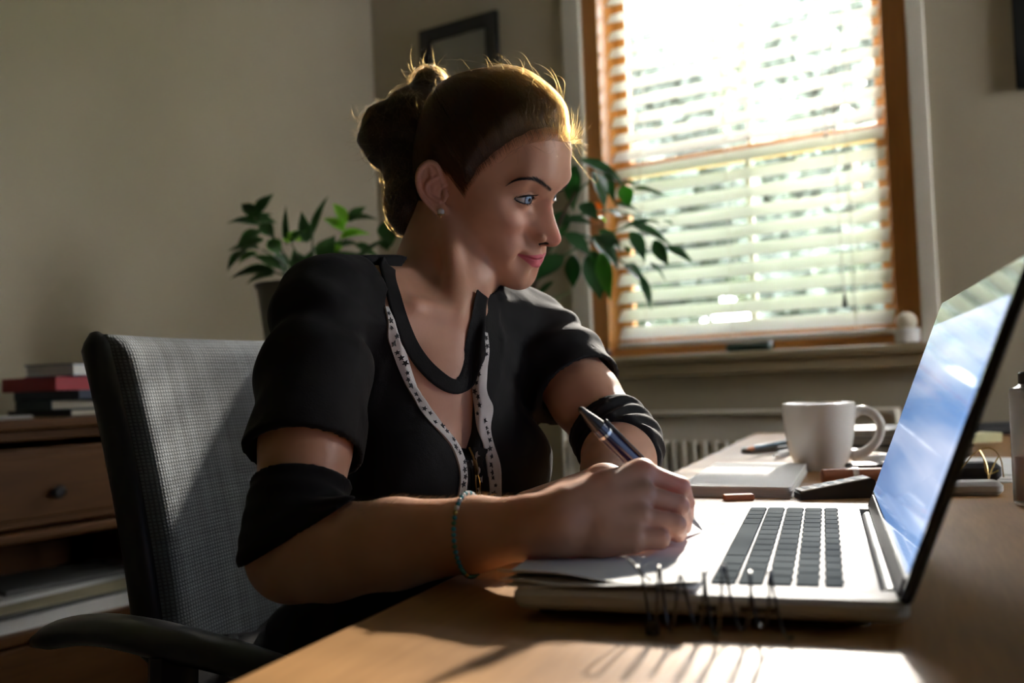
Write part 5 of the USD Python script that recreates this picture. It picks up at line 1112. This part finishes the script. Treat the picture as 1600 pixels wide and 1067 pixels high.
# ---- hair
AL = np.radians([0, 20, 38, 52, 62, 70, 77, 83, 88, 94, 100, 112, 124, 140, 160, 180])
ZB = np.array([.074, .0745, .069, .057, .042, .030, .018, .002, -.010, .006, .014, .008, -.022, -.052, -.068, -.072])
def hairness(q):
    """Signed height above the hairline for points in head axes."""
    al = np.arctan2(np.abs(q[:, 1]), q[:, 0]+.065); return q[:, 2]-np.interp(al, AL, ZB)
TIE = unit(V(-.155, .0, .075)-HC)
BUN1, BUN2, BUN3 = at(671, 133, 1.205), at(606, 213, 1.205), at(634, 318, 1.185)
BUN4 = at(640, 190, 1.20)
def hair_t(q, d):
    h = hairness(q); t = -.0022 + .0097*sstep(h, -.002, .042) + .009*sstep(h, .002, .03)*sstep(d @ V(.86, 0, .5), .62, .95) + .004*sstep(-d @ V(1, 0, 0), -.2, .8)*sstep(h, 0, .03); return t
def hair_sdf(p):
    q = toH(p); v = q-HC; r = nrm(v); d = v/np.maximum(r, 1e-6)[:, None]; R = hrad(d); sp_ = HC+d*R[:, None]
    # locks: ridges that run towards the tie
    ax = np.cross(TIE, V(0, 1, 0)); ang = np.arctan2(d @ V(0, 1, 0), d @ ax)
    lock = meshkit.noise(np.c_[ang*9, (d @ TIE)*2.5, 0*ang]) + .5*meshkit.noise(np.c_[ang*24, (d @ TIE)*3, 0*ang+5])
    f = (r-R-hair_t(sp_, d)-.0026*(lock-.75)*sstep(hairness(sp_), .0, .02))*.8
    n1 = .007*(meshkit.fbm(p*55, 3)-.5); n2 = .010*(meshkit.fbm(p*38+7, 3)-.5)
    f = smin(f, np.linalg.norm(p-BUN1, axis=1)-.0225+n1, .010)
    f = smin(f, ellip(p, BUN2, (.036, .038, .046))+n2, .012); f = smin(f, ellip(p, BUN4, (.034, .040, .042))+n2, .016); f = smin(f, np.linalg.norm(p-(BUN1*.5+BUN4*.5), axis=1)-.024+n1, .014)
    f = smin(f, ellip(p, (BUN2+BUN3)/2+V(.012, 0, .0), (.030, .032, .05))+n2, .014)
    f = smin(f, ellip(p, BUN3, (.025, .034, .040))+n2*.7, .014)
    return f
hair = relax(nets(hair_sdf, HO+V(-.30, -.20, -.17), HO+V(.15, .24, .19), .0026), 1, .4)
hp_ = wm.part('hair', hair, 'hair_base', world=True, smooth=True, label='dark brown hair combed back into a loose bun')
g = np.random.default_rng(12)
st, wd = [], []
def scalp(d, lift_):
    R = hrad(d); sp_ = HC+d*R[:, None]; return HC + d*(R+np.maximum(hair_t(sp_, d), .0008)+lift_)[:, None]
n_ = 0
while n_ < 5200:
    d = g.normal(size=(4000, 3)); d /= np.linalg.norm(d, axis=1)[:, None]; sp_ = HC+d*hrad(d)[:, None]; h = hairness(sp_)
    fr = (h > -.003) & (h < .085) & (g.uniform(size=4000) < np.where(h < .012, .9, .45)) & (sp_[:, 0] > -.16)
    for d0 in d[fr]:
        c = np.clip(d0 @ TIE, -1, 1); om = math.acos(c)
        if om < .25: continue
        tmax = g.uniform(.35, .97); t = np.linspace(0, tmax, 13)
        P = (np.sin((1-t)*om)[:, None]*d0 + np.sin(t*om)[:, None]*TIE)/math.sin(om)
        wob = g.normal(size=3)*.02; P = P + wob*np.sin(np.pi*t)[:, None] + V(0, 0, -.10)*(np.sin(np.pi*t)**2)[:, None]*(abs(d0[1]) > .35)
        P /= np.linalg.norm(P, axis=1)[:, None]
        q = scalp(P, g.uniform(-.0012, .0016) + .0025*t*(1-t)*g.uniform(0, 1)); st.append(toW(q)); wd.append(np.interp(t, [0, .1, .8*tmax, tmax], [.00010, .00021, .00018, .00005])); n_ += 1
        if n_ >= 5200: break
n_ = 0
while n_ < 7000:
    d = g.normal(size=(6000, 3)); d /= np.linalg.norm(d, axis=1)[:, None]; sp_ = HC+d*hrad(d)[:, None]; h = hairness(sp_)
    for d0 in d[(h > -.006) & (h < .020) & (sp_[:, 0] > -.12)]:
        om = math.acos(np.clip(d0 @ TIE, -1, 1)); t = np.linspace(0, g.uniform(.25, .95), 10)
        P = (np.sin((1-t)*om)[:, None]*d0 + np.sin(t*om)[:, None]*TIE)/math.sin(om) + g.normal(size=3)*.03*(t/t[-1])[:, None]; P /= np.linalg.norm(P, axis=1)[:, None]
        st.append(toW(scalp(P, g.uniform(.0, .0022)*np.linspace(.3, 1, 10)))); wd.append(np.interp(np.linspace(0, 1, 10), [0, .2, .8, 1], [.00004, .00022, .00026, .00006])); n_ += 1
wm.curves('strands', st, wd, 'hair_strand', under=hp_, world=True, kind='stuff')
st, wd = [], []; n_ = 0
while n_ < 1000:
    d = g.normal(size=(3000, 3))*V(1, .8, 1)+V(.7, 0, .5); d /= np.linalg.norm(d, axis=1)[:, None]; sp_ = HC+d*hrad(d)[:, None]; h = hairness(sp_)
    for d0 in d[(h > -.001) & (h < .05) & (sp_[:, 0] > -.075)]:
        om = math.acos(np.clip(d0 @ TIE, -1, 1)); t = np.linspace(0, g.uniform(.12, .5), 12)
        P = (np.sin((1-t)*om)[:, None]*d0 + np.sin(t*om)[:, None]*TIE)/math.sin(om) + g.normal(size=3)*.06*(np.sin(np.pi*t/t[-1]))[:, None]; P /= np.linalg.norm(P, axis=1)[:, None]
        st.append(toW(scalp(P, .0012+g.uniform(.0, .0055)*np.sin(np.linspace(.2, 2.6, 12))))); wd.append(np.interp(np.linspace(0, 1, 12), [0, .2, .8, 1], [.00005, .00017, .00017, .00004])); n_ += 1
wm.curves('top_strands', st, wd, 'hair_loose', under=hp_, world=True, kind='stuff')
# bun strands: loose arcs wound about the two knots
st, wd = [], []
for (c, r, k) in ((BUN1, V(.0235, .0235, .0235), 420), (BUN2, V(.034, .037, .044), 700), ((BUN2+BUN3)/2+V(.012, 0, 0), V(.031, .033, .05), 300), (BUN3, V(.026, .035, .041), 420), (BUN4, V(.035, .041, .043), 420)):
    for _ in range(k):
        a = g.normal(size=3); a /= np.linalg.norm(a); b_ = np.cross(a, g.normal(size=3)); b_ /= np.linalg.norm(b_); t = np.linspace(0, g.uniform(.8, 2.6), 14)
        q = (np.cos(t)[:, None]*a + np.sin(t)[:, None]*b_)*r*(1+.05*g.normal()+.10*(t/2.6)[:, None]**2*g.uniform(0, 1)); st.append(c+q+g.normal(size=3)*.001); wd.append(np.interp(t/t[-1], [0, .1, .8, 1], [.0001, .0002, .00018, .00005]))
# fly-away hairs that catch the window light
for _ in range(330):
    d = g.normal(size=3); d[2] = abs(d[2]); d[0] += g.choice([0., 1.0, .5]); d /= np.linalg.norm(d); R = hrad(d[None])[0]; s0 = HC+d*R
    h = hairness(s0[None])[0]
    if h < -.002: continue
    tg = TIE-d*(TIE @ d); tg = tg/np.linalg.norm(tg); side = np.cross(d, tg); t = np.linspace(0, 1, 12); ln = g.uniform(.012, .05)
    o = g.uniform(.15, .75); cu = g.normal()*.5; P = (s0+d*.008) + (tg*(t[:, None]) + d*(o*np.sin(t*g.uniform(1.2, 3.0)))[:, None] + side*(cu*t**2)[:, None])*ln*(1 if g.uniform() < .6 else -1*(h < .02) or 1)
    P = P + side*(np.sin(t*g.uniform(4, 9)+g.uniform(0, 6))*t)[:, None]*ln*.10; st.append(toW(P)); wd.append(np.interp(t, [0, .8, 1], [.00013, .00010, .00004]))
for _ in range(170):
    c, r = ((BUN1, .023), (BUN2, .040))[int(g.uniform() < .62)]; a = g.normal(size=3); a[0] -= .4; a /= np.linalg.norm(a); b_ = np.cross(a, g.normal(size=3)); t = np.linspace(0, 1, 10)[:, None]
    st.append(c + a*r + (a*t*.9 + b_*t*t*.5)*g.uniform(.008, .028)); wd.append(np.linspace(.00017, .00004, 10))
# wisps at the front hairline and in front of the ear
for _ in range(260):
    al = g.uniform(0, 1.0); z = np.interp(al, AL, ZB); sd = g.choice([-1, 1]); d = unit(V(math.cos(al)*.085, math.sin(al)*.085*sd, z+.004-HC[2])); p0 = HC + d*(hrad(d[None])[0]+.002); t = np.linspace(0, 1, 12)
    ln = g.uniform(.008, .026); o = unit(d*g.uniform(.5, 1.) + V(g.uniform(-.3, .5), g.normal()*.3, g.uniform(-.5, .7))); sw = np.cross(o, g.normal(size=3)); cr = g.uniform(.2, 1.0)
    st.append(toW(p0 + (o*t[:, None] + sw*(cr*(1-np.cos(t*g.uniform(1.5, 4.5))))[:, None]*.5 + TIE*(t**2*.5)[:, None])*ln)); wd.append(np.interp(t, [0, .7, 1], [.00012, .00010, .00004]))
wm.curves('loose_strands', st, wd, 'hair_loose', under=hp_, world=True, kind='stuff')
# fine hairs along the forearm
st, wd = [], []
u = unit(R_W-R_E)
for _ in range(520):
    t0 = g.uniform(.10, .86); c = R_E+(R_W-R_E)*t0; a = unit(V(g.normal()*.3, g.uniform(-.9, .4), 1.0)); a = unit(a-u*(a @ u)); p0 = c + a*.02
    for _k in range(8): p0 = p0 - a*float(SK(p0[None])[0])
    o = unit(a*.55+u*g.uniform(.5, .9)+V(0, -.2, -.1)); t = np.linspace(0, 1, 5)[:, None]; st.append(p0+o*g.uniform(.004, .009)*t-a*.0015*t*t); wd.append(np.linspace(.00009, .00003, 5))
wm.curves('arm_hair', st, wd, 'hair_loose', world=True, kind='stuff')

# ---- clothes
def sleeve_pt(s, e, t): return s+(e-s)*t
SH = torso(Field(), .006, .035)
for s, e, t1 in ((R_S, R_E, .70), (L_S, L_E, .62)):
    SH.chain([s+TU*.002, sleeve_pt(s, e, .3), sleeve_pt(s, e, t1+.06)], [.0455, .0515, .0570], .03)
def fold(p):
    q = (p-M_) @ TR.T
    a = meshkit.fbm(np.c_[q[:, 0]*11+q[:, 2]*5, q[:, 1]*11, q[:, 2]*4.5-q[:, 0]*4], 3, 3)-.5
    b = np.sin(q[:, 2]*95+6*meshkit.noise(q*12))*.5*np.exp(-((q[:, 2]+.27)/.10)**2)
    f = .0105*a + .0016*b
    for s, e in ((R_S, R_E), (L_S, L_E)):
        t = ((p-s) @ (e-s))/((e-s) @ (e-s)); d = np.linalg.norm(p-s-np.clip(t, 0, 1)[:, None]*(e-s), axis=1)
        f += .0035*np.sin(t*26+5*meshkit.noise(p*14, 9))*np.exp(-((t-.15)/.25)**2)*(d < .12)
    cr = 1-np.abs(2*meshkit.noise(np.c_[q[:, 0]*15-q[:, 2]*7, q[:, 1]*15, q[:, 2]*8+q[:, 0]*6], 17)-1); f -= .0040*cr**3*np.exp(-((q[:, 2]+.10)/.12)**2)
    return f
def arm_cut(p, s, e, t1):
    u = unit(e-s); x = (p-s) @ u; L_ = np.linalg.norm(e-s); r = np.linalg.norm(p-s-x[:, None]*u, axis=1)
    near = r < .095
    out = -np.maximum(np.maximum(t1*L_-x, .004-TSH(p)), r-.095); hole = np.maximum(np.maximum(r-.0495, (t1-.10)*L_-x), .006-TSH(p)); return out, np.where(near, hole, .05)
def neck_cut(p):
    q = (p-M_) @ TR.T; v = v_inside(q); v = np.maximum(v, -q[:, 1]-.026)            # front opening
    pn_ = p-NB+TL*.012; r = np.linalg.norm(pn_-np.outer(pn_ @ unit(NT-NB), unit(NT-NB)), axis=1); nk = np.maximum(r-.066, -(p-NB) @ unit(NT-NB)-.080)
    return np.minimum(v, nk)
def shirt_sdf(p):
    f = SH(p) + fold(p)
    f = smax(f, -neck_cut(p), .004)
    for s, e, t1 in ((R_S, R_E, .63), (L_S, L_E, .53)):
        c, hole = arm_cut(p, s, e, t1); f = np.maximum(np.maximum(f, c), -hole)
    q = (p-M_) @ TR.T; return np.maximum(f, -(q[:, 2]+.50))
shirt = relax(nets(shirt_sdf, (-.52, .75, .50), (.33, 1.45, 1.08), .0032), 3, .45)
sh_ = wm.part('shirt', shirt, 'black_cotton', world=True, smooth=True, label='loose black short-sleeved top with an open neckline')
# elbow bands
def band_sdf(s, e, w_, o0, cuts):
    F = Field(); limb(F, s, e, w_, .0045); F.cone(e-unit(e-s)*.03, e, .0435, .043, .02); F.cone(e, e+(w_-e)*.25, .0445, .0455, .02)
    u = unit(e-s)
    def f(p):
        t = (p-e) @ u
        g_ = F(p) + .0024*np.sin(t*330+5*meshkit.noise(p*22, 4))*meshkit.noise(p*14, 2) - .001
        for (c, nn) in cuts: g_ = smax(g_, (p-c) @ nn, .004)
        return g_
    return f
uR = unit(R_E-R_S); ca_ = at(462, 752, .89); cb = hit(468, 834, skin_sdf)[0]
nb_ = unit(CR*.53 - CU*.85)
b1 = band_sdf(R_S, R_E, R_W, 0, [(ca_, unit(-uR+V(0, 0, .0))), (cb, nb_)])
wm.part('elbow_band', relax(nets(b1, R_E-.13, R_E+.13, .003), 1, .4), 'black_cotton', world=True, smooth=True, label='black knitted band above the right elbow')
uL = unit(L_E-L_S); fL = unit(L_W-L_E)
b2 = band_sdf(L_S, L_E, L_W, 0, [(L_S+(L_E-L_S)*.80, -uL), (L_E+(L_W-L_E)*.24, fL)])
wm.part('elbow_band', relax(nets(b2, L_E-.12, L_E+.12, .003), 1, .4), 'black_cotton', world=True, smooth=True, label='black knitted band around the left elbow')
# ribbons laid on the cloth
both = lambda p: np.minimum(shirt_sdf(p), TSH(p)+.0095)
bothn = lambda p: np.minimum(shirt_sdf(p), SK(p))
def ribbon(pxs, width, f, n=60, off=.0012, th=.0012, across=7, wfn=None):
    C_, N_ = [], []
    for x, y in pxs:
        h_ = hit(x, y, f); C_.append(h_[0]); N_.append(h_[1])
    c = spline(C_, n); nn = spline(N_, n); nn /= np.linalg.norm(nn, axis=1)[:, None]; t = np.gradient(c, axis=0); t /= np.linalg.norm(t, axis=1)[:, None]; b_ = np.cross(nn, t); b_ /= np.linalg.norm(b_, axis=1)[:, None]
    w_ = np.full(n, width) if wfn is None else width*np.interp(np.linspace(0, 1, n), *wfn); u = np.linspace(-.5, .5, across)
    P = (c[:, None]+b_[:, None]*(u[None, :, None]*w_[:, None, None])).reshape(-1, 3); Nn = np.repeat(nn, across, 0)
    for _ in range(6): P = P - Nn*np.clip(f(P)-off, -.003, .003)[:, None]*.8
    P = P.reshape(n, across, 3)
    for _ in range(3): P[1:-1] = .5*P[1:-1]+.25*(P[2:]+P[:-2])
    top = (P+nn[:, None]*th).reshape(-1, 3); bot = (P-nn[:, None]*.001).reshape(-1, 3); m = n*across
    i, j = np.meshgrid(np.arange(n-1), np.arange(across-1), indexing='ij'); q = (i*across+j).ravel(); f1 = np.concatenate([np.stack([q, q+across, q+across+1], -1), np.stack([q, q+across+1, q+1], -1)])
    rim = np.concatenate([np.arange(across), np.arange(1, n)*across+across-1, (n-1)*across+np.arange(across-2, -1, -1), np.arange(n-2, 0, -1)*across]); r2 = np.roll(rim, -1)
    me = trimesh.Trimesh(np.vstack([top, bot]), np.concatenate([f1, f1[:, ::-1]+m, np.stack([rim, rim+m, r2+m], -1), np.stack([rim, r2+m, r2], -1)]), process=False); me.fix_normals()
    return me, P+nn[:, None]*th, nn, b_, t
def star(r): 
    a = np.arange(10)*np.pi/5; rr = np.where(np.arange(10) % 2 == 0, r, r*.45); return Polygon(np.c_[rr*np.cos(a), rr*np.sin(a)])
def stars(P, nn, b_, t, step, r, seed, two=False):
    g = np.random.default_rng(seed); out = []; c = P[:, P.shape[1]//2]; L_ = np.r_[0, np.cumsum(np.linalg.norm(np.diff(c, axis=0), axis=1))]
    for s in np.arange(step*.6, L_[-1], step):
        i = min(np.searchsorted(L_, s), len(c)-1); j = int(np.clip(P.shape[1]//2 + g.integers(-1, 2), 1, P.shape[1]-2)); a = g.uniform(0, 6); ca, sa = math.cos(a), math.sin(a)
        out.append(place(prism(star(r*g.uniform(.75, 1.25)), 0, .0004), P[i, j], ca*b_[i]+sa*t[i], -sa*b_[i]+ca*t[i], nn[i]))
    return out
RB = [([(603, 480), (613, 515), (628, 562), (643, 598), (662, 633), (688, 668), (708, 692), (720, 718), (725, 745), (722, 772), (716, 800)], ([0, .12, 1], [.35, 1, 1])),
      ([(757, 520), (757, 545), (752, 575), (746, 608), (750, 640), (758, 675), (766, 710), (772, 745), (774, 775), (772, 800)], ([0, .1, 1], [.5, 1, 1]))]
for k, (pxs, wf) in enumerate(RB):
    me, P, nn, b_, t = ribbon(pxs, .0135, both, 70, wfn=wf)
    r_ = wm.part('trim_ribbon', me, 'trim_white', under=sh_, world=True, smooth=40, label='white ribbon printed with small black stars')
    wm.part('star_print', stars(P, nn, b_, t, .0088, .0036, 30+k), 'print_black', under=sh_, world=True, kind='stuff')
me, P, nn, b_, t = ribbon([(602, 409), (608, 446), (617, 480), (628, 512), (643, 543), (661, 570), (686, 594), (712, 605), (732, 597), (743, 578), (748, 550), (748, 515), (748, 485), (751, 462)], .0165, bothn, 70, off=.0025, th=.0016)
wm.part('neck_band', me, 'black_cotton', under=sh_, world=True, smooth=40, label='plain black neck band crossing the open neckline')
me, P, nn, b_, t = ribbon([(738, 700), (742, 725), (747, 755), (748, 785), (746, 805)], .020, both, 40, off=.0008, th=.0010)
wm.part('placket', me, 'black_cotton', under=sh_, world=True, smooth=40)
pl_st = stars(P, nn, b_, t, .011, .0055, 44); wm.part('leaf_print', pl_st, 'trim_white', under=sh_, world=True, kind='stuff')
zp = [hit(x, y, both) for x, y in ((736, 700), (737, 718), (739, 740), (741, 765), (742, 790))]
zc = spline([p+n*.0028 for p, n in zp], 40); zt_ = unit(zc[-1]-zc[0]); zn = zp[2][1]; zb = np.cross(zn, zt_)
zpath = wm.part('zipper', tube(zc, .0012, 8), 'brass', under=sh_, world=True, label='brass zip at the foot of the neckline')
a = np.linspace(0, 2*np.pi, 36); rc = zc[24]+zn*.003
wm.part('zip_pull', [tube(rc+zb*(.0042*np.cos(a))[:, None]+zt_*(.0125*np.sin(a))[:, None], .0009, 7), tube([zc[8]+zn*.002, zc[14]+zn*.0035, rc-zt_*.0125], .0016, 8)], 'brass', under=sh_, world=True, label='oval brass zip pull')
# bracelet of small beads round the right wrist
wc = R_E+(R_W-R_E)*.700; fu = unit(R_W-R_E); e1 = unit(np.cross(fu, V(0, 0, 1))); e2 = np.cross(e1, fu)
bc = None
nbd = 46
for k in range(nbd):
    a = 2*np.pi*k/nbd; o = e1*math.cos(a)+e2*math.sin(a); p0 = wc + o*.03 + fu*(.0045*math.sin(a+1.0))
    for _ in range(8): p0 = p0 - o*(float(SK(p0[None])[0])-.0019)
    m_ = 'bead_teal' if k % 7 not in (3,) else 'bead_green'
    if o @ V(0, 0, 1) > .72: m_ = ('bead_white', 'bead_teal')[k % 2]
    if k % 11 == 5: m_ = 'bead_gold'
    s_ = trimesh.creation.icosphere(1, .0021); s_.apply_translation(p0)
    if bc is None: bc = wm.part('bracelet', tube([wc+fu*.001, wc-fu*.001], .0005, 5), 'bead_teal', world=True, label='bracelet of teal, white and gold beads on the right wrist')
    wm.part('bead', s_, m_, under=bc, world=True, smooth=True)
# trousers and shoes
TRF = Field(); fwd = unit(TF*V(1, 1, 0))
TRF.ell(T_(0, -.02, -.47), (.170, .125, .12), TR, .03)
lat = unit(V(-fwd[1], fwd[0], 0)); hipc = PEL
knee = {}
for s in (-1, 1):
    hj = hipc+lat*s*.085; hj[2] = .565; kn = hj+fwd*.40+lat*s*.03; kn[2] = .555; an = kn - fwd*.03; an[2] = .10; knee[s] = (kn, an)
    TRF.chain([hj, hj+(kn-hj)*.5, kn], [.088, .076, .060], .03); TRF.chain([kn, kn+(an-kn)*.35, an], [.060, .056, .042], .02)
trs = relax(nets(lambda p: np.maximum(TRF(p)+.006*(meshkit.fbm(p*16, 3)-.5), ((p-M_) @ TR.T)[:, 2]+.40), PEL+V(-.3, -.6, -.52), PEL+V(.65, .3, .15), .0085), 2, .45)
wm.part('trousers', trs, 'black_cotton', world=True, smooth=True, label='black trousers')
for s in (-1, 1):
    an = knee[s][1]; F = Field(); F.chain([V(an[0], an[1], .045)-fwd*.03, V(an[0], an[1], .045)+fwd*.06, V(an[0], an[1], .034)+fwd*.15], [.042, .042, .034], .02); F.cone(V(an[0], an[1], .05), V(an[0], an[1], .13), .045, .046, .02)
    wm.part('shoe', relax(nets(lambda p: np.maximum(F(p), .004-p[:, 2]), V(an[0]-.25, an[1]-.25, -.02), V(an[0]+.25, an[1]+.25, .2), .007), 1), 'black_satin', world=True, smooth=True, label='plain black shoe')

# ---------------------------------------------------------------- the pen in her hand
pn = Thing('writing_pen', 'dark blue retractable pen held in her right hand', 'pen', loc=PEN0)
d = unit(PEN1-PEN0); n = np.linalg.norm(PEN1-PEN0); u = unit(np.cross(d, V(0, 0, 1))); B = (u, np.cross(d, u), d)
pn.part('tip', place(lathe([(0, 0), (.0005, .0003), (.0011, .004), (.0022, .010), (.0036, .0165), (0, .0165)], 24), PEN0, *B), 'clear_plastic', world=True, label='clear conical tip')
pn.part('refill', place(lathe([(0, .0002), (.0004, .0003), (.0008, .004), (.0011, .016), (0, .016)], 12), PEN0, *B), 'pen_blue', world=True)
pn.part('grip', place(lathe([(0, .0165), (.0037, .0165), (.0052, .024), (.0058, .034), (.0060, .050), (0, .050)], 28), PEN0, *B), 'pen_blue', world=True)
pn.part('barrel', place(lathe([(0, .050), (.0062, .050), (.0066, .056), (.0068, n*.80), (.0066, n*.855), (0, n*.855)], 32), PEN0, *B), 'pen_blue', world=True)
pn.part('collar', place(lathe([(0, n*.795), (.0070, n*.795), (.0071, n*.80), (.0071, n*.808), (.0070, n*.812), (0, n*.812)], 28), PEN0, *B), 'steel', world=True)
pn.part('end_cone', place(lathe([(0, n*.85), (.0064, n*.855), (.0052, n*.90), (.0030, n*.965), (.0026, n*.99), (.0012, n), (0, n)], 28), PEN0, *B), 'black_satin', world=True)
cu_ = unit(CR*.75+CU*.65); cu_ = unit(cu_-d*(cu_ @ d)); cw = np.cross(d, cu_)
pn.part('clip', place(rbox(.0066, .0094, -.0022, .0022, n*.52, n*.85, .0008), PEN0, cu_, cw, d), 'black_satin', world=True, label='dark clip along the barrel')
